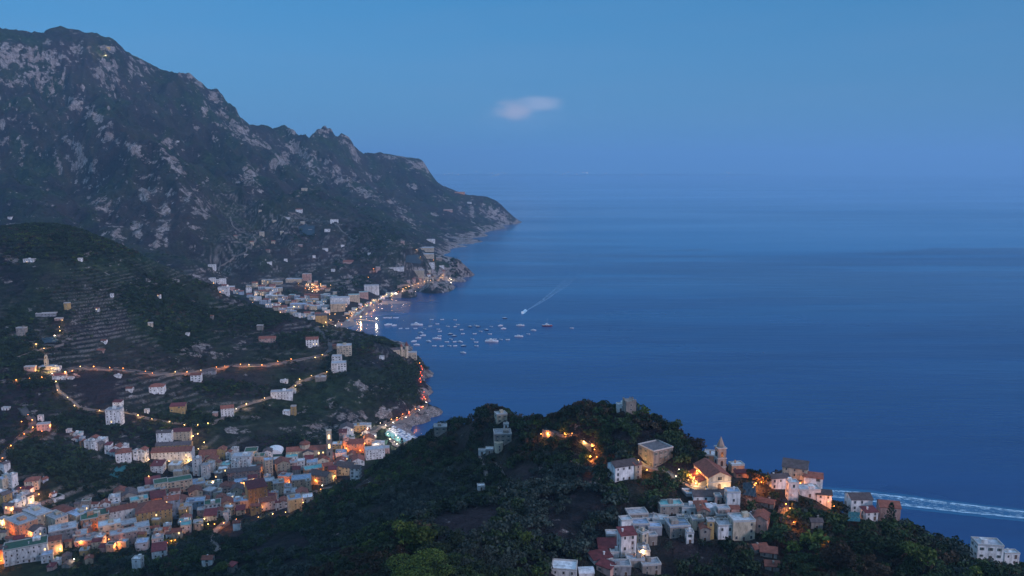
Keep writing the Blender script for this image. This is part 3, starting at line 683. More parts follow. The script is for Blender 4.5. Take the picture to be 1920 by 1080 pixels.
def add_windows(root, w, d, h, yaw, dens=1.0, lit=0.015, style=None, detail=True, door=True):
    c, s_ = math.cos(yaw), math.sin(yaw); fl = max(1, round(h / 3.1)); fh = h / fl
    style = style or rng.choice(['plain', 'plain', 'shutter'])
    loc = root.location; to = Vector((-loc.x, -loc.y)).normalized()
    sides = [((s_, -c), w, lambda t: (t, -d/2), 0.0)]
    sides.append(((c, s_), d, lambda t: (w/2, t), math.pi / 2)); sides.append(((-c, -s_), d, lambda t: (-w/2, t), -math.pi / 2))
    n = 0
    for nrm, L, f, rz in sides:
        vis = nrm[0] * to.x + nrm[1] * to.y
        if vis < 0.22: continue
        k = max(1, int(L / (3.7 / dens))); 
        if not detail: k = min(k, 3)
        for fi in range(fl):
            for i in range(k):
                if rng.random() < 0.27: continue
                t = (i + 0.5) / k * L - L / 2; x, y = f(t)
                if door and fi == 0 and i == k // 2 and rz == 0:
                    o = link('door', OPEN['door'], root); o.location = (x, y, 0.02); o.rotation_euler = (0, 0, rz); continue
                st = 'lit' if rng.random() < lit else style
                o = link('window', OPEN[st], root); o.location = (x, y, fi * fh + fh * 0.56); o.rotation_euler = (0, 0, rz)
                q = rng.uniform(.7, 1.0) * min(1.0, fh / 2.7); o.scale = (q, 1, q); n += 1
                if n > 60: return
CRU = [c[0] for c in crest]; CRY = [c[2] for c in crest]
def hit_near(u, v):
    p = hit(u, v)
    if u > 795 and v > 755:
        ym = float(np.interp(u, CRU, CRY)) + 6
        if p.y > ym:
            s, t = ray(u, v); p = Vector((s * ym, ym, CAMZ - t * ym))
    return p
KINDW = [('apartment', 'apartment_block', 'apartment block'), ('hotel', 'hotel', 'hotel'), ('palazzo', 'palazzo', 'palazzo'), ('villa ', 'villa', 'villa'), ('hut', 'hut', 'hut'), ('shed', 'shed', 'shed'), ('ruin', 'ruined_house', 'ruin'), ('cottage', 'cottage', 'cottage'), ('block', 'apartment_block', 'apartment block'), ('farm', 'farmhouse', 'farmhouse'), ('tower house', 'tower_house', 'tower house')]
def house(u, v, wp, hp, wall, roof, yaw=0, ratio=0.8, label=None, name='house', detail=2, group=None, lit=0.015, cat='house', chim=None, base=7.0, style=None):
    if label and name == 'house':
        for kw, nm_, ct_ in KINDW:
            if kw in label.split(' of ')[0].split(' beside ')[0].split(' under the ')[0] + ' ': name, cat = nm_, ct_; break
    p = hit_near(u, v); wp *= 1.06; mp = metres(p); ya = R(yaw); az = math.atan2(p.x, p.y)
    rel = ya + az
    w = wp * mp / (abs(math.cos(rel)) + ratio * abs(math.sin(rel))); d = max(w * ratio, 4.0); dep = math.atan2(CAMZ - p.z, p.y)
    h = max(hp * mp / math.cos(dep), 2.6); w = max(w, 3.5)
    back = 0.5 * (abs(d * math.cos(rel)) + abs(w * math.sin(rel)))
    dirv = Vector((p.x, p.y)).normalized(); cxy = Vector((p.x, p.y)) + dirv * back
    root = empty(name, (cxy.x, cxy.y, p.z), ya)
    wm = WALL[wall][1]
    b = MB(); zb = -base
    if roof in 'rd':
        rs = 0.24 * min(w, d)
        if w >= d: b.prism([(-w/2, -d/2, zb), (-w/2, d/2, zb), (-w/2, d/2, h), (-w/2, 0, h + rs * .98), (-w/2, -d/2, h)], (w, 0, 0))
        else: b.prism([(-w/2, -d/2, zb), (w/2, -d/2, zb), (w/2, -d/2, h), (0, -d/2, h + rs * .98), (-w/2, -d/2, h)], (0, d, 0))
    elif roof == 'm':
        b.prism([(-w/2, -d/2, zb), (-w/2, d/2, zb), (-w/2, d/2, h + .14 * d), (-w/2, -d/2, h - .1)], (w, 0, 0))
    else: b.box(-w/2, w/2, -d/2, d/2, zb, h)
    b.build('wall', wm, root)
    r = roof_parts(root, roof, w, d, h)
    if detail >= 1:
        add_windows(root, w, d, h, ya, 1.0, lit, style, detail >= 2, detail >= 2)
    if detail >= 2:
        if chim is None: chim = rng.random() < 0.5
        if chim:
            k = MB(); cx, cy = rng.uniform(-.3, .3) * w, rng.uniform(-.25, .25) * d; k.box(cx-.35, cx+.35, cy-.35, cy+.35, h - .3, h + 1.9); k.box(cx-.5, cx+.5, cy-.5, cy+.5, h + 1.9, h + 2.1); k.build('chimney', wm, r)
        if roof in 'fwbtg' and rng.random() < 0.6:
            k = MB(); cx, cy = rng.uniform(-.25, .25) * w, rng.uniform(-.2, .25) * d; a = min(w, d) * .18; k.box(cx-a, cx+a, cy-a, cy+a, h + .24, h + 2.3); k.build('stair_head', wm, r)
        if roof not in 'rdhm' and rng.random() < 0.3 and h > 6 or style == 'balcony':
            for fi in range(1, max(2, round(h / 3.1))):
                if rng.random() < .6:
                    k = MB(); z = fi * h / max(1, round(h / 3.1)); L = w * rng.choice([.35, .7]); cx = rng.uniform(-1, 1) * (w - L) / 2
                    k.box(cx - L/2, cx + L/2, -d/2 - 1.1, -d/2 - .01, z - .08, z + .08); k.box(cx - L/2, cx + L/2, -d/2 - 1.1, -d/2 - 1.02, z + .08, z + .95); k.build('balcony', wm, root)
    elif detail == 1 and wp > 15:
        for fi in range(1, max(2, round(h / 3.3))):
            k = MB(); z = fi * 3.2; k.box(-w*.46, w*.46, -d/2 - 1.2, -d/2 - .01, z - .1, z + .1); k.box(-w*.46, w*.46, -d/2 - 1.2, -d/2 - 1.1, z + .1, z + .9); k.build('balcony', wm, root)
    keep.append((cxy.x, cxy.y, 0.5 * math.hypot(w, d) + 1.5, u - wp/2 - 1, u + wp/2 + 1, v - hp, v, p.y))
    tag(root, label, cat, group)
    AREA[root.name] = wp * hp; INFO.append((root, u, v, wall, roof, max(1, round(h / 3.1)), wp))
    return root

# ================================================================== the buildings
TENS = ['', '', 'twenty', 'thirty', 'forty', 'fifty', 'sixty']
def ordw(n):
    if n <= 16: return ORD[n]
    if n < 20: return {17: 'seventeenth', 18: 'eighteenth', 19: 'nineteenth'}[n]
    return (TENS[n // 10][:-1] + 'ieth') if n % 10 == 0 else TENS[n // 10] + '-' + ORD[n % 10]
ORD = ['', 'first', 'second', 'third', 'fourth', 'fifth', 'sixth', 'seventh', 'eighth', 'ninth', 'tenth', 'eleventh', 'twelfth', 'thirteenth', 'fourteenth', 'fifteenth', 'sixteenth']
RDESC = {'k': 'with flat dark roof', 'r': 'with red gable roof', 'h': 'with red hipped roof', 'f': 'with flat grey roof', 'w': 'with flat white roof', 'g': 'with flat green roof', 't': 'with turquoise roof',
         'b': 'with blue-grey roof', 'd': 'with dark gable roof', 'm': 'with maroon roof', 'v': 'with vaulted roof'}
def zone(place, rows, group, detail=2, yaw0=0, lit=0.015, rowlen=9, name='house'):
    a = len(INFO)
    for r in rows:
        lab = None
        if isinstance(r[-1], str) and len(r[-1]) > 2: lab, r = r[-1], r[:-1]
        u, v, wp, hp, wc, rc = r[:6]; yw = r[6] if len(r) > 6 else yaw0
        ratio = r[7] * 1.12 if len(r) > 7 else (1.08 if wp < 30 else 0.75)
        if place == 'of ridge village': wp *= 1.16
        o = house(u, v, wp, hp, wc, rc, yw, ratio, lab, name, detail, group, lit)
    label_zone(INFO[a:], place, rowlen)
def label_zone(its, place, rowlen=9):
    """houses that have no label of their own: storeys, colours, roof and their turn in the rows of the place"""
    its = [i for i in its if 'label' not in i[0]]
    its.sort(key=lambda i: i[2])
    n = len(its); nrow = max(1, math.ceil(n / rowlen)); per = math.ceil(n / nrow)
    for k in range(nrow):
        row = sorted(its[k * per:(k + 1) * per], key=lambda i: i[1])
        for j, (o, u, v, wc, rc, fl, wp) in enumerate(row):
            rowt = '' if nrow == 1 else f', {ORD[k + 1]} row'
            lb_ = f'{WALL[wc][0]} {NUMW[min(fl, 8)]}-storey house {RDESC[rc]}, {ORD[j + 1]} from left{rowt} {place}'
            if len(lb_.replace('-', ' ').split()) > 16: lb_ = lb_.replace(f'{NUMW[min(fl, 8)]}-storey ', '')
            o['label'] = lb_

LOWER = 'houses of the lower town'
zone('of valley cluster', [(11,889,16,18,'W','d'),(13,902,14,9,'W','f'),(9,922,20,22,'C','b'),(26,919,16,26,'W','f'),(5,937,18,12,'W','f'),(63,920,26,17,'C','h',18,.8,'cream house under red hipped roof standing alone above the orange lamps'),
 (83,907,14,7,'B','r'),(11,950,22,20,'Y','d'),(27,941,12,16,'B','f'),(33,957,24,12,'W','w'),(45,948,20,16,'W','f'),(55,946,16,14,'W','d'),(63,960,24,9,'W','f'),(7,990,18,14,'W','f'),(100,932,12,5,'W','r'),(107,942,24,6,'W','f',-30)], LOWER, yaw0=-22)
zone('of apartment quarter', [(73,992,46,22,'C','f',-32,.5,'long cream apartment block with flat grey roof behind the salmon block'),(107,1000,38,24,'C','f',-32,.5,'cream apartment block joined to the right of the long cream one'),
 (43,1012,50,26,'O','f',-32,.6,'salmon apartment block with flat grey roof and balconies'),(67,1014,36,16,'W','d',-30,.6,'white workshop with brown gable roof beside the salmon block'),
 (120,1020,44,24,'G','f',30,.6,'grey netted block with flat roof above the car park'),(52,1056,70,27,'W','g',28,.45,'long white block with flat green roof at the bottom of the town'),
 (6,1058,18,26,'O','d',28,.6,'orange lit house at the left end of the long white block'),(101,1042,30,26,'P','r',28,.6,'pink house with red roof and orange lamp beside car park'),(90,1056,20,13,'W','b'),(109,1061,12,8,'W','f'),
 (118,982,42,18,'B','h',-30,.7,'pale blue block under broad red hipped roof'),(146,988,36,18,'C','b',-30,.6,'cream block with blue roof terrace joined to red hipped one'),(170,997,28,22,'O','g',28),(190,988,28,20,'C','g',28),
 (152,1020,24,15,'P','f',25),(160,1028,32,11,'P','f',15),(168,1058,14,9,'C','r'),(126,1052,16,6,'S','d')], LOWER, yaw0=25)
zone('of the old quarter', [(231,980,50,22,'W','r',30,.4,'long white palazzo with red gable roof and tall shutters'),(262,954,30,15,'C','t',30,.6,'cream house with bright turquoise roof terrace'),
 (280,934,36,13,'S','f',28,.6),(288,921,26,13,'W','m',28),(303,928,24,20,'C','g',28),(337,924,44,20,'C','g',28,.5,'cream hall with broad flat green roof'),(307,940,8,22,'O','f'),
 (298,952,26,17,'O','m',28),(291,986,60,26,'Y','h',24,.7,'large yellow building under sprawling dark red hipped roof'),(273,958,20,8,'C','t',28),(325,974,26,34,'B','r',20,.8,'tall pale blue house with red roof above the street'),
 (346,972,16,20,'Y','f'),(208,1013,36,26,'C','w',28,.6,'cream block with bright white zigzag roof'),(240,1001,30,16,'P','f',28),(234,1023,44,21,'P','f',28,.4,'long pink terraced block glowing by the orange lamp'),
 (268,1009,24,18,'W','f',28),(192,1019,16,13,'P','w',20),(174,1022,18,13,'G','f',20),(166,1004,14,16,'P','f'),(216,950,20,15,'W','f',20),(199,956,18,10,'W','r'),(243,938,26,8,'S','d',28),(226,932,22,8,'S','r'),
 (297,1025,20,13,'W','f',20,.8,'small white house alone below the old quarter by two orange lamps'),(268,1033,24,12,'W','b',15),(350,1000,18,13,'W','t',20),(315,996,14,8,'W','f'),(342,952,20,12,'P','r'),(315,960,22,12,'C','r',20),(350,985,18,10,'C','r')], LOWER, yaw0=22)
zone('on the valley edge', [(260,1070,20,18,'W','w',0,.8,'small white cube house with flat white roof among trees'),(300,1046,26,12,'W','m',20),(391,1062,22,11,'W','r',5,.8,'lone white cottage with red roof beside the grey lane'),
 (445,995,14,13,'W','r',10,.8,'white cottage with red roof below the orange lamp and lane'),(436,1074,18,10,'S','m',-20),(128,1066,20,5,'S','d'),(98,1070,16,6,'P','m')], LOWER)
zone('of the slope hamlet', [(148,822,16,8,'W','t'),(144,829,16,5,'W','r'),(155,830,10,8,'B','w'),(157,838,12,9,'O','r'),(167,843,14,14,'W','f'),(177,844,11,15,'W','f'),(177,829,18,6,'W','r'),(192,836,20,10,'W','w'),
 (188,847,16,13,'S','d'),(205,846,14,11,'W','m'),(204,853,12,9,'W','f'),(222,849,20,9,'W','r'),(236,847,12,11,'W','f'),(213,856,12,8,'W','m'),(233,869,26,19,'W','h',25,.8,'large white house under red hipped roof at the hamlet end'),
 (257,864,12,17,'W','f'),(270,868,18,22,'W','r'),(130,812,10,5,'W','f'),(136,818,8,5,'C','r'),(248,858,10,9,'C','r')], 'of slope hamlet')
zone('of the upper quarter', [(326,870,72,19,'W','r',8,.3,'very long white convent wing with red tiled roof'),(328,853,62,15,'Y','d',8,.25,'long yellow row house with dark roof behind white wing'),
 (310,832,28,19,'W','d',8,.5,'white half of the twin villa below the terrace lane'),(342,829,34,18,'C','m',8,.4,'cream half of the twin villa with maroon roof'),(298,888,26,13,'W','m',5),(331,887,26,13,'C','w',5),(355,885,22,9,'W','d'),
 (371,893,16,30,'W','f'),(387,899,16,24,'W','f'),(397,887,14,17,'W','f'),(409,883,14,14,'C','r'),(425,886,22,12,'W','t'),(443,888,16,20,'W','f'),(392,863,34,9,'C','r',8),(417,862,18,17,'Y','r'),(430,863,12,14,'W','r'),
 (441,852,14,9,'W','f'),(398,872,24,8,'C','r',8),(371,920,26,11,'C','b',25),(347,913,22,9,'W','w'),(352,846,14,7,'C','r'),(378,868,12,9,'P','r')], LOWER)
zone('of basilica quarter', [(456,884,38,25,'W','f',5,.6,'big white apartment house with many balconies in basilica quarter'),(488,880,20,22,'C','g',10),(472,858,24,10,'S','g'),(503,864,18,15,'W','d'),
 (459,904,56,19,'P','d',18,.3,'long pink palazzo with dark roof and rows of windows'),(504,897,16,32,'C','b',30,.9,'slender cream tower house with blue roof'),(530,890,26,19,'C','r',25),(551,886,14,17,'P','f'),(565,882,14,16,'W','w'),
 (548,866,22,8,'W','t'),(580,870,16,9,'P','m'),(586,878,20,9,'W','b'),(594,896,46,15,'O','t',25,.4,'long orange lit hall with turquoise roof'),(615,895,20,20,'O','r',25,.8,'orange gabled house glowing above the street lamp'),
 (624,899,14,17,'O','m'),(536,912,26,16,'P','b',-10,.7,'salmon house with blue terrace next to bright orange lamp'),(566,920,34,19,'C','b',15),(579,921,10,18,'C','f'),(603,911,44,15,'C','d',-25,.5,'long hall with dark roof at edge of gardens'),
 (523,928,20,20,'C','f',20),(506,924,18,20,'Y','f',20),(482,952,38,34,'Y','m',30,.8,'tall ochre building under big maroon roof in town centre'),(502,957,30,15,'W','r',25),(567,937,22,10,'C','r',20),(545,938,22,12,'G','f',15),
 (541,924,18,9,'W','b'),(650,893,40,14,'C','d',-15),(668,904,21,24,'W','d',-8,.8,'square white tower house at the wood edge'),(498,868,10,12,'Y','f'),(520,872,14,9,'B','w'),(606,872,22,8,'C','r'),(630,882,14,9,'W','r'),(575,908,12,9,'G','f')], LOWER, yaw0=12)
zone('of seafront quarter', [(633,850,18,16,'Y','w',5,.7,'bright yellow lit house beside the bell tower'),(650,845,10,24,'P','f'),(644,836,14,24,'P','m'),(659,835,13,14,'W','g'),(668,850,30,17,'O','r',8,.7,'orange palazzo with tall shutters beside the pink block'),
 (651,822,24,17,'W','d'),(674,811,24,12,'Y','f',15,.5,'yellow villa with battlement parapet under the cliff'),(690,804,12,6,'W','f'),(692,834,20,9,'C','r'),(706,840,16,7,'W','f'),(703,862,36,17,'W','f',18,.5,'broad white hotel block near the beach wood'),
 (724,850,12,9,'P','f'),(640,860,20,9,'B','b'),(660,862,14,9,'C','r'),(663,868,14,7,'W','r'),(648,866,12,7,'W','f'),(640,874,18,8,'W','r'),(672,874,22,9,'W','r'),(686,818,14,8,'W','r'),(700,824,12,5,'G','f'),(620,864,14,9,'P','r'),(716,836,10,5,'W','w')], LOWER, yaw0=10)
zone('of the middle town', [(367,936,24,12,'C','r',28),(368,956,34,13,'B','b',15,.6,'pale blue house with bright blue roof terrace'),(395,936,26,13,'G','f',-20),(408,934,18,9,'C','f'),(392,919,20,8,'C','w'),(410,914,14,8,'W','g'),
 (424,926,22,10,'P','r'),(445,931,24,11,'C','d'),(453,914,26,8,'B','b'),(400,964,28,17,'W','g',20,.7,'white house with flat green roof above the bend'),(396,977,24,9,'W','m'),(378,969,14,11,'P','f'),(427,957,20,13,'C','r',20),
 (443,952,22,9,'W','b',25),(462,954,20,13,'C','b'),(344,974,14,18,'Y','f'),(354,967,14,15,'W','f'),(347,991,22,9,'W','t'),(352,979,16,7,'W','w'),(532,953,20,9,'W','r',15),(521,957,5,14,'W','m'),(553,957,26,18,'C','b',25),
 (577,942,20,7,'W','w',20),(386,947,16,9,'C','r'),(415,946,18,10,'P','r'),(432,942,16,9,'W','f'),(412,968,14,9,'W','r'),(452,966,16,9,'C','m'),(370,924,14,8,'P','r'),(436,920,14,8,'C','r'),(466,930,16,9,'S','d'),(357,948,14,9,'C','r')], LOWER, yaw0=15)
def inpoly(x, y, pl):
    c = False; j = len(pl) - 1
    for i in range(len(pl)):
        if (pl[i][1] > y) != (pl[j][1] > y) and x < (pl[j][0] - pl[i][0]) * (y - pl[i][1]) / (pl[j][1] - pl[i][1]) + pl[i][0]: c = not c
        j = i
    return c
def fill(poly, du, dv, place, group, sizes, walls, roofs, detail=0, rowlen=12):
    a = len(INFO); taken = [(i[1], i[2], i[6]) for i in INFO]
    v = min(p[1] for p in poly) + dv / 2
    while v < max(p[1] for p in poly):
        u = min(p[0] for p in poly) + rng.uniform(0, du)
        while u < max(p[0] for p in poly):
            uu, vv = u + rng.uniform(-.25, .25) * du, v + rng.uniform(-.4, .4) * dv
            if inpoly(uu, vv, poly) and not any(abs(uu - t[0]) < (t[2] + du) * .42 and -dv * .5 < (vv - t[1]) * -1 < dv * 1.2 for t in taken[:len(taken)]):
                wpx = rng.uniform(*sizes[0]); hpx = rng.uniform(*sizes[1])
                if hit(uu, vv).z > 0.5: house(uu, vv, wpx, hpx, rng.choice(walls), rng.choice(roofs), rng.choice([0, 8, 15, -10]), rng.uniform(.6, .9), None, 'house', detail, group, 0.12, chim=False)
            u += du
        v += dv
    label_zone(INFO[a:], place, rowlen)
fill([(0,885),(40,915),(70,925),(60,972),(120,965),(200,940),(280,915),(360,895),(560,862),(640,872),(600,925),(540,955),(400,985),(345,1010),(240,1030),(120,1055),(0,1060)], 17, 11, 'in lower town alleys', LOWER, ((12, 19), (8, 15)), 'WWCCPYGS', 'rrfwbdgm', 2, 13)
fill([(282,872),(350,870),(450,880),(500,858),(610,858),(600,880),(480,905),(380,905),(300,890)], 16, 10, 'in upper town alleys', LOWER, ((11, 17), (8, 13)), 'WWWCCP', 'rrfwb', 2, 13)
MID = 'houses scattered over the terraced hill'
for i_, r_ in enumerate([(127,583,11,14,'Y','f',0,.9,'tall yellow tower house alone on dark upper terraces'),(88,597,34,8,'G','f',10,.3,'long low grey greenhouse building left of the yellow tower house'),(111,602,14,4,'P','f',0,.6,'low pink hut just below the long grey building'),
 (42,631,18,15,'S','f',0,.6,'roofless grey stone ruin beside the lane high on left'),(56,493,20,6,'W','f',0,.5,'low white farm building on the highest left terrace'),(58,698,20,9,'P','f',8,.5,'low pink house left of the floodlit church'),
 (108,697,14,8,'W','f',0,.8,'small white house just right of the floodlit church'),(113,714,24,9,'W','m',10,.5,'white house with maroon roof beneath the church road'),(133,713,12,4,'W','f',0,.6,'tiny white shed right of the maroon-roofed house'),
 (196,646,11,7,'W','r',0,.8,'small white hut with red roof alone among middle terraces'),(190,661,14,4,'P','r',0,.6,'low pink hut below the small white hut'),(222,710,14,5,'W','w',0,.6,'low white shed directly under the lit terrace road'),
 (296,740,28,14,'W','h',10,.7,'wide white farmhouse under red hipped roof in mid slope'),(244,737,14,8,'W','r',0,.8,'small white cottage with red roof left of wide farmhouse'),(369,717,20,13,'W','r',10,.7,'white house with red roof just below the lit road'),
 (393,703,24,7,'G','d',8,.4,'grey shed roofed dark beside the lit terrace road'),(222,764,18,9,'W','m',0,.7,'maroon-roofed white house perched above the stacked white house'),(217,799,30,28,'W','f',5,.7,'stacked white multi-storey house on the steep lower slope'),
 (276,776,9,7,'W','f',0,.8,'tiny white house beside the lower lamp-lit lane'),(335,777,28,14,'Y','m',10,.6,'yellow house with maroon roof above the lamp-lit lane'),(427,782,22,16,'W','r',20,.7,'white three-storey house with red roof at the lane bend'),
 (404,781,10,6,'P','f',0,.8,'small pink annex left of white house at lane bend'),(83,808,22,11,'P','f',20,.6,'low pink house between orange lamps left'),(77,790,10,9,'W','f',0,.8,'small white cube house above the low pink one'),
 (529,750,38,14,'W','f',12,.4,'long white terraced house with many arches on the slope'),(548,738,14,6,'W','f',12,.6,'small white block behind the long terraced house'),(551,779,10,16,'Y','f',0,.9,'narrow cream tower house below the long white terrace'),
 (538,779,14,7,'W','w',0,.8,'low white house left of the narrow cream tower house'),(533,719,14,5,'W','w',5,.5,'small white-roofed shed among groves over the long terrace'),(586,651,22,14,'W','r',10,.7,'white villa with red roof among trees near the ridge'),
 (502,643,30,8,'P','r',8,.4,'long low pink house with red roof high on the hill'),(488,620,12,9,'S','f',0,.6,'grey stone ruin on the ridge slope above the pink house'),(646,667,26,18,'C','f',10,.7,'cream hamlet block at the junction of the lit roads'),
 (632,657,16,8,'O','r',5,.7,'orange lit house at the road junction on the ridge'),(632,683,18,14,'W','f',5,.8,'upper white block of the stacked hamlet below junction'),(636,698,26,16,'W','f',12,.7,'lower broad white block of the stacked hamlet'),
 (602,716,20,8,'S','f',0,.6,'low stone ruin beside the lane lamps'),(716,674,9,5,'W','f',0,.8,'tiny white house alone in the headland trees'),(770,670,22,8,'C','f',0,.5,'lit terrace restaurant right of the castle on the point'),
 (20,413,9,6,'W','f',0,.8,'small white house far left under the mountain'),(12,770,14,4,'W','w',0,.6,'low white roofed shed at far left terraces')]):
    house(*r_[:8], label=r_[8], detail=2 if r_[2] > 13 else 1, group=MID, chim=False)
FARH = 'lone houses on the far mountain slopes'
for r_ in [(571,358,10,5,'C','f','cream'),(627,417,14,5,'W','w','white vaulted'),(614,435,10,5,'W','w','white square'),(560,399,12,6,'W','r','red-roofed white'),(491,442,9,7,'C','f','cream square'),(563,463,8,4,'P','f','pink')]:
    pass
for u, v, w_, h_, wc, rc, lb in [(571,358,11,5,'C','f','small cream house alone on the dark mountain flank'),(627,417,14,5,'W','w','white farmhouse on crest of the far terraced spur'),(614,435,10,5,'W','w','white hut in middle of the far terraced spur'),
 (561,399,12,6,'W','r','white house with red roof on the far shoulder ridge'),(491,442,9,7,'C','f','cream square house above the pale zigzag track'),(563,463,8,4,'P','f','tiny pinkish hut at the foot of far grove'),
 (398,504,14,7,'W','w','white chapel-like house at lower end of the pale track'),(655,495,22,4,'P','r','long low house with red roof above the far bay town'),(755,457,7,5,'P','f','small pinkish house alone above the far hotels'),
 (808,454,15,5,'W','w','white house nearest the dark cape woods'),(795,469,36,4,'C','f','long lit upper terrace of the cape hotel'),(797,481,32,4,'C','f','long lower terrace of the cape hotel'),(808,501,13,8,'W','w','bright white block on the far headland'),
 (823,489,10,6,'S','f','grey villa on the far headland above white block'),(828,502,9,4,'W','w','low white villa at the headland tip woods'),(734,505,46,3,'W','f','very long white viaduct-like terrace over the far coast road'),
 (783,518,24,11,'C','f','stepped cream hotel over the far coastal cliff'),(709,508,8,7,'P','f','pink twin house left of long white terrace'),(202,93,10,5,'Y','f','yellow floodlit sanctuary just below the mountain summit'),
 (334,268,5,4,'W','f','tiny white hermitage halfway up the mountain'),(862,363,18,3,'O','f','lit building on the skyline of the cape ridge'),(540,412,8,4,'W','f','small white farmhouse between far tracks'),(488,398,6,4,'C','f','small pale hut on far slope above track'),
 (880,382,8,3,'W','f','small pale villa on cape above cliffs'),(840,396,16,3,'P','f','long faint house on the cape coast road'),(610,470,10,4,'W','f','small hut amid brown terraces of far spur')]:
    house(u, v, w_, h_, wc, rc, 5, .5, lb, 'house', 1, FARH, chim=False)

# far bay town
BAYT = 'houses of the far bay town'
a0 = len(INFO)
for u, v, w_, h_, wc, rc, yw, lb in [(576,527,16,13,'P','f',5,'pink floodlit grand hotel over the far bay town'),(552,529,30,5,'C','f',5,'low arcaded wing left of the pink grand hotel'),(697,549,26,13,'W','f',8,'tall white hotel block at the far beach end'),
 (638,572,34,13,'W','f',8,'broad white seafront block of far town'),(634,585,26,15,'C','f',8,'cream apartment block before the broad white one'),(664,566,20,13,'C','t',12,'cream seafront block with turquoise roof'),(682,560,16,12,'P','t',12,'pink seafront block with turquoise roof'),
 (603,607,20,15,'Y','d',12,'yellow square villa with dark roof near far beach'),(560,580,30,9,'B','b',5,'pale blue long block in middle of far town'),(593,562,22,7,'O','r',5,'red-roofed block behind far seafront'),(420,551,20,11,'W','f',5,'white block above the ridge at far town left end'),
 (418,535,12,12,'W','f',5,'white tower block at far town left end'),(520,536,20,7,'C','f',5,'cream hillside block above the far church')]:
    house(u, v, w_, h_, wc, rc, yw, .5, lb, 'house', 1, BAYT, chim=False)
fill([(388,528),(425,543),(470,565),(520,585),(590,606),(600,592),(560,590),(520,574),(480,562),(440,548),(400,526)], 9.5, 6, 'along far town', BAYT, ((9, 14), (5, 8)), 'WWWCCPB', 'ffrrwb', 1)
fill([(452,560),(470,545),(500,540),(525,545),(522,558),(560,560),(600,552),(640,560),(650,575),(620,590),(560,582),(500,570),(470,562)], 10, 6.5, 'in far town centre', BAYT, ((9, 14), (5, 8)), 'WWWWCCPBG', 'ffrwwbt', 1)
fill([(462,548),(470,538),(512,533),(520,545),(500,556),(480,556)], 9, 6, 'of far hillside', BAYT, ((9, 12), (7, 10)), 'WWCCP', 'ffr', 1)
fill([(640,590),(660,575),(700,560),(745,548),(748,552),(700,568),(660,592),(646,602)], 12, 7, 'on far beach promenade', BAYT, ((7, 10), (3, 4)), 'WCPB', 'wtb', 0)
fill([(590,545),(560,535),(585,528),(610,540),(640,556),(625,558)], 10, 7, 'below the grand hotel', BAYT, ((6, 9), (4, 5)), 'CPO', 'fr', 0)
fill([(762,530),(800,510),(840,505),(846,515),(820,522),(780,535)], 13, 8, 'by far coast road', BAYT, ((6, 9), (3, 5)), 'WCP', 'fr', 0)

fill([(430,420),(520,405),(600,415),(680,460),(740,500),(700,520),(600,515),(480,505),(440,470)], 47, 22, 'on far terraced spur', FARH, ((5, 9), (3, 5)), 'WWCS', 'frw', 0)
fill([(30,480),(200,480),(420,600),(620,640),(720,690),(680,740),(560,770),(420,790),(250,755),(60,740),(10,600)], 118, 47, 'on terraced hill', MID, ((6, 11), (4, 7)), 'WWCS', 'frw', 1, 9)

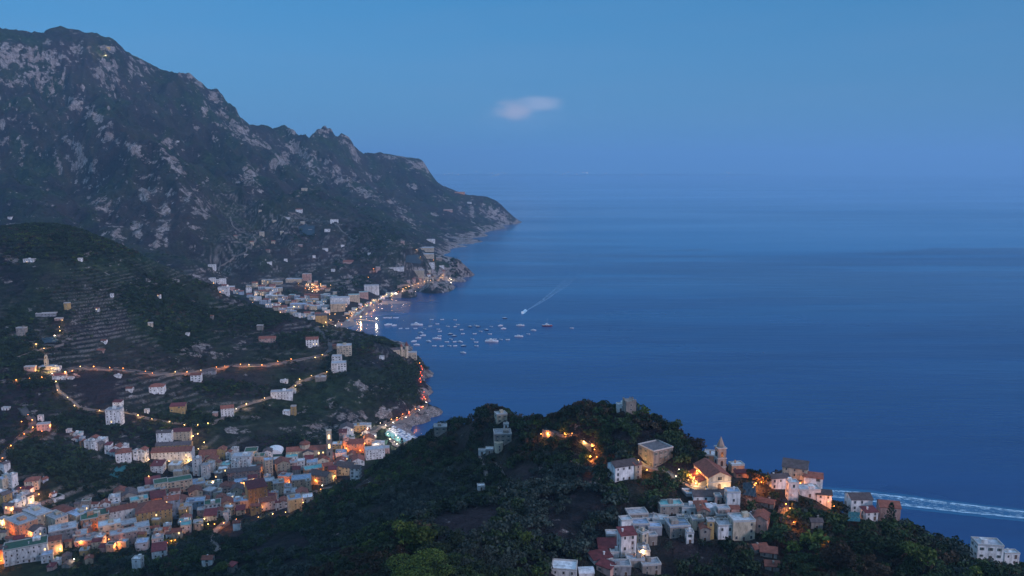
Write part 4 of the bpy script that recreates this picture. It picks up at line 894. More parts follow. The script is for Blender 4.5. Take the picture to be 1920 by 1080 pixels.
# ================================================================== village on the near ridge
NV = 'houses of the ridge village'
_z0 = len(INFO)
zone('of ridge village', [
 (1335,872,26,16,'O','w',-20,.8,'house with white roof behind the ridge church'),(1380,888,24,13,'O','w',8,.6,'orange-walled house with white roof right of church tower'),(1389,897,22,6,'P','m',8,.5,'low maroon-roofed annex under the orange-walled house'),
 (1327,945,54,11,'W','d',0,.42,'long low white house with dark roof facing the church steps'),(1372,953,24,26,'W','b',0,.8,'tall white house with blue terrace roof under the church'),(1345,945,9,12,'P','f',0,.8,'narrow pink house squeezed between dark-roofed and blue-roofed houses'),
 (1256,970,40,18,'S','t',4,.5,'stone house with pale turquoise roof at village top left'),(1289,968,24,12,'W','f',0,.7,'white house next to the pale turquoise roof'),(1311,957,24,9,'S','r',5,.6,'stone house with old tile roof below the long dark roof'),
 (1332,968,19,14,'W','v',0,.8,'white house with rounded vaulted roof'),(1316,978,22,18,'S','r',-5,1.4,'stone house with long brown tile roof in village middle'),(1354,975,22,17,'P','f',5,.7,'pale pink house in the village right part'),(1376,968,15,13,'P','r',0,.7,'pink house with small orange tile roof'),
 (1193,981,36,13,'S','f',8,.6,'stone house with two tall chimneys at village left edge'),(1218,986,28,10,'G','f',6,.6,'grey flat-roofed house behind village left edge'),(1238,990,24,12,'W','w',-18,.8,'white house with bright square roof terrace mid village'),
 (1268,1012,42,20,'S','b',8,.9,'big stone house with broad blue-grey roof terrace'),(1292,1020,13,18,'W','b',0,.8,'narrow white house leaning on the big blue-grey roof'),(1280,985,20,10,'C','f',0,.7,'cream house with dark doorway mid village'),
 (1306,996,22,18,'C','f',4,.7,'cream house with turquoise door'),(1320,1016,18,22,'S','r',-4,.9,'tall stone house with patchwork tiles beside the yellow wall'),(1330,1014,5,33,'Y','f',0,2.5,'narrow yellow wall of tall house end'),
 (1172,1000,22,20,'W','w',12,.8,'white cube house at village left corner'),(1199,1002,30,15,'G','b',4,.7,'grey house with blue roof behind the tall pale house'),(1226,1006,24,14,'G','b',0,.7,'second grey house with blue roof'),
 (1174,1046,30,38,'W','m',10,.8,'tall blank pale house at the lower left corner of village'),(1204,1030,18,26,'C','w',35,.9,'cream house lit from below by a yellow lamp'),(1222,1024,16,16,'S','f',10,.7,'brown stone house right of the lit cream one'),
 (1148,1020,22,14,'S','f',0,.7,'stone house with flat roof left of the tall blank house'),(1140,1038,34,9,'S','m',0,.7,'low stone house with dark red terrace roof'),(1152,1047,15,6,'W','w',0,.8,'white awning hut beside the dark red terrace'),
 (1125,1064,38,12,'W','m',20,.6,'white veranda house with maroon roof near bottom'),(1136,1082,30,14,'P','m',-38,.6,'long maroon roof running down to the bottom edge'),(1190,1066,30,12,'S','f',5,.6,'old stone house with plain flat roof near bottom'),
 (1218,1080,34,16,'S','f',8,.6,'ruined stone house with sagging roof at bottom'),(1162,1082,34,16,'G','f',0,.6,'grey house with cluttered roof at bottom'),(1058,1090,40,18,'W','w',-8,.7,'white house with angular white roof at bottom edge'),(1098,1090,26,12,'W','v',5,.7,'white house with curved roof at bottom edge'),
 (1356,1014,30,24,'W','f',4,.8,'white house with stained flat roof on village right'),(1388,1017,42,34,'C','w',4,.7,'large cream house with white parapet on village right'),(1426,1002,25,26,'P','r',-28,1.2,'pink house with steep brown tile roof on village right edge'),
 (1406,986,18,14,'G','d',0,.8,'grey house with dark roof behind steep brown roof'),(1422,1040,28,8,'S','r',15,.6,'low hut with brown tile roof among gardens'),(1440,1046,26,7,'S','r',-15,.8,'second low hut with brown tile roof among gardens'),(1446,1072,24,6,'S','r',-10,.8,'lowest hut with red tile roof among gardens'),
 (1434,952,30,8,'S','r',-28,.5,'open shed with long red roof beside black nets'),
 (1490,905,38,26,'C','d',-24,.8,'tall lit cream house crowning the ridge end cluster'),(1458,920,34,20,'W','d',8,.5,'old white house with crumbling arches at ridge end'),(1484,939,19,30,'W','w',0,.8,'tall white tower house of ridge end cluster'),
 (1523,920,28,23,'W','r',-18,.7,'white house with red roof above the sea at ridge end'),(1506,914,26,11,'S','d',0,.7,'stone house with dark roof in ridge end cluster'),(1513,935,38,12,'W','w',0,.6,'white house with green shutters below ridge end cluster',),
 (1543,947,24,18,'W','d',-14,.8,'white house with dark gable at lower end of cluster'),(1608,960,40,20,'W','d',0,.7,'white house with broad brown hipped roof and outside stair'),(1628,978,26,15,'W','m',8,.7,'white house with maroon veranda below the brown hipped roof'),
 (1664,976,34,22,'P','r',-12,.8,'pink house with bright red roof farthest along the ridge'),(1528,994,22,13,'S','d',0,.7,'brown stone hut among trees under ridge cluster'),
 (1848,1052,44,24,'W','f',-8,.6,'white roofless ruin at right end of the ridge'),(1892,1050,26,5,'W','w',0,.5,'low white wall-like house right of the roofless ruin'),
 (939,794,20,15,'C','f',18,.8,'cream house on the wooded knoll left'),(942,838,28,22,'S','f',5,.8,'tall stone house with reddish wall on the wooded spur'),(904,853,11,6,'W','f',0,.8,'small white hut left of round tower'),
 (918,851,12,7,'S','w',0,.8,'small grey hut touching the round tower'),(949,803,8,6,'W','f',0,.8,'tiny white hut below the cream house on knoll'),(826,816,20,14,'S','f',5,.7,'stone ruin on the far left end of wooded spur'),
 (902,920,12,5,'W','w',10,.8,'tiny white shed lost in the woods'),(1163,772,13,11,'W','w',0,.8,'small white house leaning against the ruined watchtower')], NV, lit=0.0)

fill([(1190,988),(1250,964),(1340,962),(1392,985),(1345,1012),(1290,1022),(1250,1018),(1195,1008)], 21, 12, 'in ridge village core', NV, ((18, 26), (10, 15)), 'SGWCSS', 'fbkfr', 2)
fill([(1150,1030),(1200,1015),(1215,1040),(1200,1066),(1150,1068)], 22, 14, 'below ridge village core', NV, ((18, 24), (9, 13)), 'SGW', 'fmf', 2)
def attach_box(b, mats, name, parent): return b.build(name, mats, parent)
# white villa and stone palazzo
vl = house(1167, 906, 54, 27, 'W', 'd', 22, .6, 'cream villa with grey panel roof and red eaves beside the lane', 'villa', 2, NV, 0.0, 'villa', chim=False, style='plain')
k = house(1192, 900, 20, 26, 'C', 'r', 26, .9, 'narrow cream wing with red roof at the right of villa', 'house', 2, NV, 0.0, chim=True)
house(1228, 878, 62, 29, 'S', 'k', 30, .95, 'large square old stone palazzo above the lane', 'palazzo', 2, NV, 0.0, 'palazzo', chim=False, style='shutter')
# ruined watch tower on the knob
def tower(name, u, v, wp, hp, mat, label, cat, top='battlement', rnd=False, group=None, win=True):
    p = hit(u, v); mp = metres(p); w = wp * mp; h = hp * mp / math.cos(math.atan2(CAMZ - p.z, p.y))
    r = empty(name, (p.x, p.y + w / 2, p.z), R(12)); b = MB()
    if rnd: b.cyl(0, 0, -6, h, w / 2, w / 2 * .94, 18)
    else: b.box(-w/2, w/2, -w/2, w/2, -6, h)
    b.build('wall', mat, r); t = MB()
    if top == 'battlement':
        for i in range(-2, 3):
            if rng.random() < .75:
                for sx, sy in ((i / 2 * (w/2 - .4), -w/2 + .4), (i / 2 * (w/2 - .4), w/2 - .4), (-w/2 + .4, i / 2 * (w/2 - .4)), (w/2 - .4, i / 2 * (w/2 - .4))): t.box(sx - .35, sx + .35, sy - .35, sy + .35, h + .002, h + 1.0)
        t.build('battlement', mat, r)
    elif top == 'cone': t.cyl(0, 0, h, h + w * 1.3, w * .58, .05, 16); t.build('roof', ROOF['d'][1], r)
    elif top == 'rim': t.cyl(0, 0, h, h + .5, w * .5, w * .5, 18); t.build('rim', mat, r)
    if win:
        for z in (h * .35, h * .7):
            o = link('window', OPEN['plain'], r); o.location = (0, -w / 2 + (0 if not rnd else 0.02), z); o.scale = (.8, 1, .8)
    keep.append((p.x, p.y + w / 2, w, u - wp, u + wp, v - hp, v, p.y)); tag(r, label, cat, group); return r
tower('watch_tower', 1181, 776, 20, 23, M_STONEW, 'ruined square watchtower on the knob above the sea', 'tower')
tower('round_tower', 935, 850, 17, 17, WALL['C'][1], 'round cream tower below the tall stone house', 'tower', 'rim', True)

# church of the ridge village
def arch_win(parent, x, y, z, w, h, rz=0, mat=None, name='window'):
    b = MB(); k = 8; pts = [(-w/2, 0.05, 0), (w/2, 0.05, 0)] + [(w/2 * math.cos(math.pi * i / k), 0.05, h - w/2 + w/2 * math.sin(math.pi * i / k)) for i in range(k + 1)]
    b.prism(pts, (0, -0.12, 0)); o = b.build(name, mat or M_DARK, parent); o.location = (x, y, z); o.rotation_euler = (0, 0, rz); return o
def ridge_church():
    p = hit(1349, 918); mp = metres(p); w = 13.5; d = 22; h = 7.2; rs = 3.2
    ya = R(9); nd = Vector((-math.sin(ya), math.cos(ya)))
    c = Vector((p.x, p.y)) + nd * d / 2
    r = empty('church', (c.x, c.y, p.z), ya)
    b = MB(); b.prism([(-w/2, -d/2, -6), (w/2, -d/2, -6), (w/2, -d/2, h), (0, -d/2, h + rs), (-w/2, -d/2, h)], (0, d, 0)); b.build('wall', WALL['C'][1], r)
    rf = MB()
    for sg in (1, -1): rf.prism([(sg * (w/2 + .5), -d/2 - .3, h - .1), (0, -d/2 - .3, h + rs + .05), (0, -d/2 - .3, h + rs + .35), (sg * (w/2 + .5), -d/2 - .3, h + .2)], (0, d + .6, 0))
    rf.build('roof', ROOF['r'][1], r)
    co = MB(); co.box(-w/2 - .05, w/2 + .05, -d/2 - .25, -d/2 - .003, h * .62, h * .62 + .3); co.build('cornice', M_FRAME, r)
    for x in (-.8, 0, .8): arch_win(r, x, -d/2 - .01, h * .78, .6, 2.0)
    arch_win(r, -.2, -d/2 - .01, 0, 2.0, 3.6, name='door', mat=M_BROWN)
    a = MB(); a.prism([(-w/2 - 4.2, -d/2 + 3, -5), (-w/2 - .003, -d/2 + 3, -5), (-w/2 - .003, -d/2 + 3, 5.2), (-w/2 - 4.2, -d/2 + 3, 3.6)], (0, d - 5, 0)); a.build('aisle', WALL['C'][1], r)
    ar = MB(); ar.prism([(-w/2 - 4.6, -d/2 + 2.8, 3.55), (-w/2 - .01, -d/2 + 2.8, 5.25), (-w/2 - .01, -d/2 + 2.8, 5.5), (-w/2 - 4.6, -d/2 + 2.8, 3.85)], (0, d - 4.6, 0)); ar.build('aisle_roof', ROOF['m'][1], r)
    for i in range(4):
        y = -d/2 + 5 + i * 4.5; bt = MB(); bt.prism([(-w/2 - 5.4, y, -4), (-w/2 - 4.21, y, -4), (-w/2 - 4.21, y, 4.6), (-w/2 - 5.4, y, 2.2)], (0, .8, 0)); bt.build('buttress', WALL['C'][1], r)
    tag(r, 'floodlit cream church with brown gabled roof on the ridge', 'church'); keep.append((c.x, c.y, 16, 1308, 1374, 862, 918, p.y))
    # bell tower
    q = Vector((c.x, c.y)) + Vector((math.cos(ya), math.sin(ya))) * (w/2 + 2.0) + nd * 9
    z0 = ground(q.x, q.y); top = 17.5 + (p.z - z0); t = empty('bell_tower', (q.x, q.y, z0), ya)
    tb = MB(); s_ = 2.7; tb.box(-s_, s_, -s_, s_, -6, top - 6.2); tb.box(-s_ + .2, s_ - .2, -s_ + .2, s_ - .2, top - 6.2, top); tb.build('wall', M_STONEW, t)
    cr = MB()
    for z in (top - 11.5, top - 6.2, top): cr.box(-s_ - .25, s_ + .25, -s_ - .25, s_ + .25, z, z + .35)
    cr.build('cornice', M_FRAME, t)
    sp = MB(); sp.cyl(0, 0, top + .35, top + 2.2, s_ * .92, s_ * .72, 8); sp.cyl(0, 0, top + 2.2, top + 6.6, s_ * .72, .08, 8); sp.build('spire', M_STONEW, t)
    for z in (top - 5.2, top - 10.6): arch_win(t, 0, -s_ + .18 if z > top - 6 else -s_ - .02, z, 1.5, 3.2); arch_win(t, -s_ + .18 if z > top - 6 else -s_ - .02, 0, z, 1.5, 3.2, -math.pi/2); arch_win(t, s_ - .18 if z > top - 6 else s_ + .02, 0, z, 1.5, 3.2, math.pi/2)
    tag(t, 'grey stone bell tower with pointed spire behind the ridge church', 'bell tower')
    return c, p.z, ya, w, d
rc = ridge_church()

# basilica, bell tower and sports dome of the lower town
def basilica():
    p = hit(574, 862); ya = R(12); mp = metres(p); L = 50; w = 15; h = 9.5
    r = empty('basilica', (p.x, p.y + 12, p.z), ya); S = WALL['C'][1]
    b = MB(); b.prism([(-L/2, -w/2, -5), (-L/2, w/2, -5), (-L/2, w/2, h), (-L/2, 0, h + 3.2), (-L/2, -w/2, h)], (L, 0, 0)); b.build('nave', S, r)
    f = MB()
    for sg in (1, -1): f.prism([(-L/2 - .4, sg * (w/2 + .4), h - .1), (-L/2 - .4, 0, h + 3.25), (-L/2 - .4, 0, h + 3.5), (-L/2 - .4, sg * (w/2 + .4), h + .15)], (L + .8, 0, 0))
    f.build('roof', ROOF['r'][1], r)
    t = MB(); t.prism([(-6, -w/2 - 6, -5), (6, -w/2 - 6, -5), (6, -w/2 - 6, 8.5), (0, -w/2 - 6, 11.2), (-6, -w/2 - 6, 8.5)], (0, 6, 0)); t.build('transept', S, r)
    tr = MB()
    for sg in (1, -1): tr.prism([(sg * 6.5, -w/2 - 6.3, 8.4), (0, -w/2 - 6.3, 11.3), (0, -w/2 - 6.3, 11.6), (sg * 6.5, -w/2 - 6.3, 8.7)], (0, 6.5, 0))
    tr.build('transept_roof', ROOF['d'][1], r)
    m = MB(); m.cyl(-4, 0, h + 1, h + 6.2, 6, 6, 12); dr = m.build('drum', S, r); dm = MB(); dm.dome(-4, 0, h + 6.2, 6.5, 3.2, 14, 5); dm.cyl(-4, 0, h + 9.2, h + 11.2, .9, .7, 8); dm.build('dome', ROOF['r'][1], r)
    arch_win(r, 0, -w/2 - 6.02, 3.0, 2.2, 3.4, mat=M_LITW)
    for x in (-20, -13, 12, 17, 22): arch_win(r, x, -w/2 - .02, 4.2, 1.5, 2.6, mat=M_LITW if x != 22 else M_DARK)
    tag(r, 'large cream basilica with red tiled dome and lit arched windows', 'church'); keep.append((p.x, p.y + 12, 30, 530, 612, 830, 862, p.y))
    q = hit(617, 866); t = empty('bell_tower', (q.x, q.y + 4, q.z), ya); s_ = 3.4
    hh = 56 * metres(q) / .93
    for i, nm in enumerate(['lower_stage', 'middle_stage', 'belfry']):
        z0, z1 = (-4, hh * .40, hh * .70)[i], (hh * .40, hh * .70, hh)[i]; kk = s_ - i * .25; b = MB(); b.box(-kk, kk, -kk, kk, z0, z1 - .4); b.box(-kk - .3, kk + .3, -kk - .3, kk + .3, z1 - .4, z1); b.build(nm, (M_STONEW, M_STONEW, WALL['C'][1])[i], t)
        if i: arch_win(t, 0, -kk - .02, z0 + 1.2, 2.2, 5.2, mat=(M_LITW, M_LITW)[i - 1])
        else: arch_win(t, 0, -kk - .02, hh * .2, 1.8, 4)
    tag(t, 'tall square brown bell tower with glowing top beside yellow house', 'bell tower')
    q = hit(512, 858); m = metres(q); v = empty('sports_dome', (q.x, q.y + 7, q.z), R(5)); b = MB(); ww, dd, h0 = 30 * m, 16, 4.5
    k = 10; b.prism([(-ww/2, -dd/2, h0)] + [(-ww/2 * math.cos(math.pi * i / k), -dd/2, h0 + 5.5 * math.sin(math.pi * i / k)) for i in range(1, k)] + [(ww/2, -dd/2, h0)], (0, dd, 0)); b.build('canopy', M_WHITE, v)
    b = MB(); b.box(-ww/2 + .3, ww/2 - .3, -dd/2 + .3, dd/2 - .3, -3, h0 - .002); b.build('side_net', M_SHUT, v); tag(v, 'white arched sports canopy over dark green side nets', 'canopy')
basilica()
def hill_church():
    p = hit(83, 694); r = empty('church', (p.x, p.y + 6, p.z), R(5)); S = WALL['C'][1]
    b = MB(); b.prism([(-8, -4.5, -4), (8, -4.5, -4), (8, -4.5, 4.2), (-8, -4.5, 4.2)], (0, 9, 0)); b.build('nave', S, r)
    b = MB(); b.box(-8.3, 8.3, -4.8, 4.8, 4.2, 4.5); b.build('roof', ROOF['f'][1], r)
    b = MB(); b.box(-2.0, 2.0, -2, 2, 4.5, 13); b.box(-1.5, 1.5, -1.5, 1.5, 13, 17); b.dome(0, 0, 17, 1.6, 2.0, 10, 4); b.build('bell_tower', S, r)
    b = MB(); b.box(-14, 14, -9, -5, -6, -.5); b.build('terrace', M_CONC, r)
    for z in (7, 14): arch_win(r, 0, -2.03 if z < 13 else -1.53, z, 1.0, 2.0)
    tag(r, 'small floodlit golden church with slim bell tower above terrace road', 'church')
hill_church()
def castle():
    p = hit(745, 664); r = empty('castle', (p.x, p.y + 8, p.z), R(20)); S = WALL['C'][1]
    b = MB(); b.box(-13, 12, -6, 6, -8, 7); b.build('wall', S, r)
    b = MB(); b.box(-34, -13.002, -4, 4, -8, 5); b.build('long_wing', S, r)
    b = MB(); b.prism([(-13.4, -6.4, 6.9), (-13.4, 0, 10), (-13.4, 6.4, 6.9)], (26, 0, 0)); b.build('roof', ROOF['d'][1], r)
    for x, rr, hh in ((13.5, 3.0, 13), (4.5, 2.2, 12)):
        b = MB(); b.cyl(x, -5.5, -8, hh, rr, rr, 14); t = b.build('turret', S, r); b = MB(); b.cyl(x, -5.5, hh, hh + rr * 2.6, rr * 1.15, .05, 14); b.build('turret_roof', ROOF['r'][1], t)
    for x in (-9, -5, -1, 8): o = link('window', OPEN['plain'], r); o.location = (x, -6.0, 3.5)
    tag(r, 'floodlit castle with pointed turrets on the promontory', 'castle'); keep.append((p.x, p.y, 30, 700, 765, 640, 668, p.y))
castle()

# ================================================================== nets, tarps and small village things
def net(pix, label, mat, name='crop_net', lift=2.2):
    pts = [hit(*a) for a in pix]; c = sum(pts, Vector()) / len(pts)
    b = MB(); n = 9
    def bil(a, t): 
        return (pts[0] * (1 - a) + pts[1] * a) * (1 - t) + (pts[3] * (1 - a) + pts[2] * a) * t
    for i in range(n):
        for j in range(n):
            q = []
            for (x, y) in ((i, j), (i + 1, j), (i + 1, j + 1), (i, j + 1)):
                P_ = bil(x / n, y / n); g = max(P_.z, ground(P_.x, P_.y)); q.append((P_.x - c.x, P_.y - c.y, g - c.z + lift + 0.5 * math.sin(x * 2.1) * math.sin(y * 1.7)))
            b.quad(q)
    e = empty(name, c); b.build('net_sheet', mat, e); 
    for P_ in pts:
        k = MB(); z = ground(P_.x, P_.y) - c.z; k.cyl(P_.x - c.x, P_.y - c.y, z - .5, max(P_.z - c.z, z) + lift, .08, .08, 6); k.build('pole', M_IRON, e)
    u0, u1 = min(a[0] for a in pix), max(a[0] for a in pix); v0, v1 = min(a[1] for a in pix), max(a[1] for a in pix)
    keep.append((c.x, c.y, 6, u0, u1, v0, v1, min(P_.y for P_ in pts)))
    tag(e, label, 'net', 'crop nets')
M_NETK = plain_mat('black_net', (0.012, 0.014, 0.024)); M_NETB = plain_mat('blue_net', (0.010, 0.032, 0.05)); M_NETT = plain_mat('teal_net', (0.02, 0.13, 0.14))
net([(1455,985),(1492,992),(1475,942),(1462,942)], 'black net stretched down the slope under ridge end cluster', M_NETK)
net([(1392,940),(1418,945),(1414,915),(1392,918)], 'rounded blue-black net right of the village church', M_NETB, lift=4)
net([(1588,990),(1612,991),(1611,973),(1590,972)], 'teal net panel below the brown hipped house', M_NETT, lift=4)
net([(205,895),(222,900),(240,878),(222,874)], 'dark teal net over the valley grove beside hamlet', M_NETT)
net([(84,647),(112,644),(100,634),(78,637)], 'blue net over the terraces above floodlit church', M_NETB)
net([(563,440),(590,443),(590,424),(560,426)], 'dark blue-green net on the far terraced spur', M_NETB)
net([(760,494),(790,496),(785,480),(762,480)], 'blue net above the far coast hotels', M_NETB)

# draped ribbons: lanes and roads with their retaining walls
def ribbon(name, pix, width, label, mat, up=0.8, skirt=5, n=None, kind='structure', cat=None):
    P_ = [hit(*a) for a in pix]; pts = []
    for a, b_ in zip(P_[:-1], P_[1:]):
        k = max(2, int((b_ - a).length / 7))
        for i in range(k): pts.append(a.lerp(b_, i / k))
    pts.append(P_[-1]); zs = [ground(p.x, p.y) for p in pts]
    zs = [sum(zs[max(0, i - 3):i + 4]) / len(zs[max(0, i - 3):i + 4]) for i in range(len(zs))]
    b = MB(); L, Rr = [], []
    for i, p in enumerate(pts):
        t = (pts[min(i + 1, len(pts) - 1)] - pts[max(i - 1, 0)]); t.z = 0; t.normalize(); s_ = Vector((-t.y, t.x, 0)) * width / 2
        a, c_ = p + s_, p - s_; zz = max(zs[i], ground(p.x, p.y)) + up; L.append((a.x, a.y, zz)); Rr.append((c_.x, c_.y, zz))
    for i in range(len(pts) - 1):
        b.quad([L[i], L[i + 1], Rr[i + 1], Rr[i]], 0)
        for E, sg in ((L, 1), (Rr, -1)):
            a, c_ = E[i], E[i + 1]; q = [a, c_, (c_[0], c_[1], c_[2] - skirt), (a[0], a[1], a[2] - skirt)]; b.quad(q, 1)
            b.quad([(a[0], a[1], a[2] + .8), (c_[0], c_[1], c_[2] + .8), c_, a], 1)
    o = b.build(name, [mat, M_WALLR], None); tag(o, label, cat, None, kind); return pts, zs
M_WALLR = plain_mat('dry_stone_wall', (0.20, 0.175, 0.155), 0.95); M_ASPH = plain_mat('asphalt', (0.075, 0.07, 0.068), 0.85); M_PATH = plain_mat('pale_path', (0.19, 0.17, 0.155), 0.95)
ROADS = {}
def road(key, name, pix, width, label, mat=M_ASPH, **k): ROADS[key] = ribbon(name, pix, width, label, mat, **k)
road('upper', 'road', [(-20,722),(60,711),(110,700),(160,691),(230,694),(290,702),(350,701),(400,693),(450,687),(500,686),(540,679),(580,673),(612,666),(622,654),(616,640),(602,624),(592,616)], 8, 'lit road crossing the terraced hill')
road('lane', 'lane', [(99,702),(106,718),(110,734),(126,748),(150,768),(200,771),(235,775),(262,783),(320,794),(370,800),(400,795),(440,771),(500,748),(545,731),(560,715),(612,700),(626,688)], 3.6, 'lamp-lit lane climbing the terraces', M_PATH)
road('left', 'road', [(-8,872),(8,855),(20,840),(45,817),(62,803),(60,788),(50,778),(40,765)], 8, 'bending road with orange lamps above the town')
road('coast', 'coast_road', [(680,815),(700,808),(725,799),(760,786),(790,771),(797,760),(797,744)], 8, 'coast road round the promontory', up=1.6, skirt=9)
road('coast2', 'coast_road', [(786,716),(790,700),(789,686),(782,674)], 8, 'coast road between the two bays', up=1.6, skirt=9)
road('rl', 'lane', [(1196,868),(1222,882),(1246,884),(1266,898),(1292,916),(1306,922)], 4, 'paved lane leading to the ridge church', M_PATH, up=.5)
road('knob', 'lane', [(1020,815),(1062,817),(1085,823),(1100,832),(1112,842)], 3, 'lit footpath on the ridge', M_PATH, up=.5)
road('tl', 'lane', [(12,613),(30,627),(52,642),(70,651)], 4, 'pale lane beside the stone ruin', M_PATH, up=.6)
road('tl2', 'lane', [(28,676),(45,667),(66,657),(96,652),(120,645)], 4, 'pale lane over the floodlit church', M_PATH, up=.6)
road('zig', 'lane', [(432,407),(436,423),(455,437),(480,450),(472,458),(462,472),(440,480),(430,490),(412,500),(396,506)], 4, 'pale zigzag track down the far spur', M_PATH, up=1.5)
road('zig2', 'lane', [(540,398),(556,402),(575,410),(610,415),(628,420),(650,440),(668,455)], 4, 'pale track along the crest of the far spur', M_PATH, up=1.5)
road('fc', 'coast_road', [(745,541),(765,535),(800,527),(825,517),(838,508)], 8, 'coast road above the far cliffs', up=2)
road('street', 'street', [(334,1034),(326,1012),(336,990),(340,978)], 6, 'narrow street under orange lamps')
road('grey', 'lane', [(426,984),(402,998),(397,1014),(402,1026),(410,1034)], 6, 'pale grey lane beside the terraces', M_PATH, up=.6)
road('w1', 'lane', [(930,868),(938,884),(944,895)], 2.5, 'stone steps descending from the round tower', M_PATH, up=.4)
road('w2', 'lane', [(900,855),(908,880),(914,900)], 2.5, 'second flight of stone steps in the wood', M_PATH, up=.4)

# car park and beaches
def drape(name, poly, label, mat, up=0.25, step=9, flat=None):
    P_ = [hit(*a) for a in poly]; xs = [p.x for p in P_]; ys = [p.y for p in P_]; pl = [(p.x, p.y) for p in P_]
    b = MB(); nx = max(4, int((max(xs) - min(xs)) / step)); ny = max(4, int((max(ys) - min(ys)) / step))
    X = [min(xs) + (max(xs) - min(xs)) * i / nx for i in range(nx + 1)]; Yl = [min(ys) + (max(ys) - min(ys)) * i / ny for i in range(ny + 1)]
    for i in range(nx):
        for j in range(ny):
            if inpoly((X[i] + X[i+1]) / 2, (Yl[j] + Yl[j+1]) / 2, pl):
                b.quad([(x, y, (flat if flat is not None else ground(x, y) + up)) for x, y in ((X[i], Yl[j]), (X[i+1], Yl[j]), (X[i+1], Yl[j+1]), (X[i], Yl[j+1]))])
    return tag(b.build(name, mat), label, None, None, 'structure')
carpark = drape('car_park', [(140,1030),(215,1028),(205,1012),(185,1010),(150,1016)], 'dark paved car park at town edge', M_ASPH, .5, 4)
drape('plaza', [(600,935),(640,925),(620,912),(590,920)], 'dark paved yard', M_ASPH, .4, 5)
M_SAND = plain_mat('grey_sand', (0.20, 0.17, 0.165), 0.95)
drape('beach', [(736,797),(766,805),(790,826),(770,838),(742,838),(722,812)], 'grey sand beach of the near bay', M_SAND, .5, 4)
drape('beach', [(646,618),(700,585),(735,562),(762,549),(742,544),(700,562),(668,582),(640,603),(628,612)], 'long grey beach of far bay', M_SAND, .7, 12)
pitch = drape('playing_field', [(704,818),(726,826),(728,842),(706,838)], 'green playing field by the beach', ROOF['g'][1], .6, 4)

# ================================================================== umbrellas on the beach
ub = MB(); ub.cyl(0, 0, 0, 2.2, .05, .05, 5); ub.cyl(0, 0, 2.0, 2.7, 1.5, .1, 8, 1)
ub_me = [ub.mesh('beach_umbrella', [M_WHITE, M_WHITE]), ub.mesh('beach_umbrella', [M_WHITE, ROOF['b'][1]]), ub.mesh('beach_umbrella', [M_WHITE, ROOF['t'][1]])]
n = 0
for i in range(13):
    for j in range(11):
        a, t = i / 12, j / 10
        u = (738 * (1 - a) + 778 * a) * (1 - t) + (722 * (1 - a) + 752 * a) * t; v = (803 * (1 - a) + 823 * a) * (1 - t) + (818 * (1 - a) + 834 * a) * t
        if rng.random() < .12: continue
        p = hit(u, v)
        if p.z < .3: continue
        o = link('beach_umbrella', ub_me[0 if t < .6 and rng.random() < .7 else (2 if t > .65 else 1)]); o.location = (p.x, p.y, ground(p.x, p.y) + .4); o.scale = (1.2, 1.2, 1.2)
        tag(o, f'beach umbrella, {ORD[i + 1]} along from the town end, {ORD[j + 1]} row from sea, near beach', 'umbrella', 'beach umbrellas in rows')
FU = []
for i in range(70):
    t = rng.random(); u = 652 + 92 * t + rng.uniform(-3, 3); v = 606 - 52 * t - 7 * math.sin(t * 3.1) + rng.uniform(-3.0, 1.0); p = hit(u, v)
    if p.z < .3: continue
    o = link('beach_umbrella', rng.choice(ub_me)); o.location = (p.x, p.y, ground(p.x, p.y) + .5); o.scale = (2.0, 2.0, 1.6); FU.append((u, o))

for k_, (u, o) in enumerate(sorted(FU, key=lambda a: a[0])): tag(o, f'tiny beach umbrella, {ordw(k_ + 1)} from the pier along the far beach', 'umbrella', 'umbrellas on the far beach')

# ================================================================== cars
def car_proto(colr, lights=None):
    e = []
    b = MB(); b.prism([(-.85, -2.1, .3), (-.85, 2.1, .3), (-.85, 2.1, .85), (-.85, 1.2, .95), (-.85, .7, 1.42), (-.85, -1.2, 1.42), (-.85, -1.9, .95), (-.85, -2.1, .85)], (1.7, 0, 0)); e.append(('body', b.mesh('body', plain_mat('car_paint', colr, .35))))
    g = MB(); g.prism([(-.87, .66, .96), (-.87, 1.08, .98), (-.87, .66, 1.36)], (1.74, 0, 0)); g.box(-.87, .87, -1.15, .55, .98, 1.34); e.append(('window', g.mesh('window', M_DARK)))
    for x in (-.8, .8):
        for y in (-1.3, 1.3):
            w = MB(); k = 10; w.prism([(x - .1, y + .33 * math.cos(2*math.pi*i/k), .33 + .33 * math.sin(2*math.pi*i/k)) for i in range(k)], (.2, 0, 0)); e.append(('wheel', w.mesh('wheel', M_IRON)))
    if lights:
        for x in (-.6, .6):
            h = MB(); h.box(x - .2, x + .2, 2.1, 2.2, .55, .8); e.append(('headlight', h.mesh('headlight', M_HEAD))); t = MB(); t.box(x - .2, x + .2, -2.2, -2.1, .6, .85); e.append(('tail_light', t.mesh('tail_light', M_TAIL)))
    return e
M_HEAD = emit_mat('headlight', (1, .9, .7), 30); M_TAIL = emit_mat('tail_light', (1, .06, .02), 40)
def put_car(proto, x, y, z, rz, label, group=None, sc=1.0):
    e = empty('parked_car' if 'parked' in label else 'car', (x, y, z), rz); e.scale = (sc, sc, sc)
    for nm, me in proto: link(nm, me, e)
    tag(e, label, 'car', group)
cw, cb_, cg = car_proto((.6, .6, .6)), car_proto((.03, .03, .035)), car_proto((.25, .27, .3))
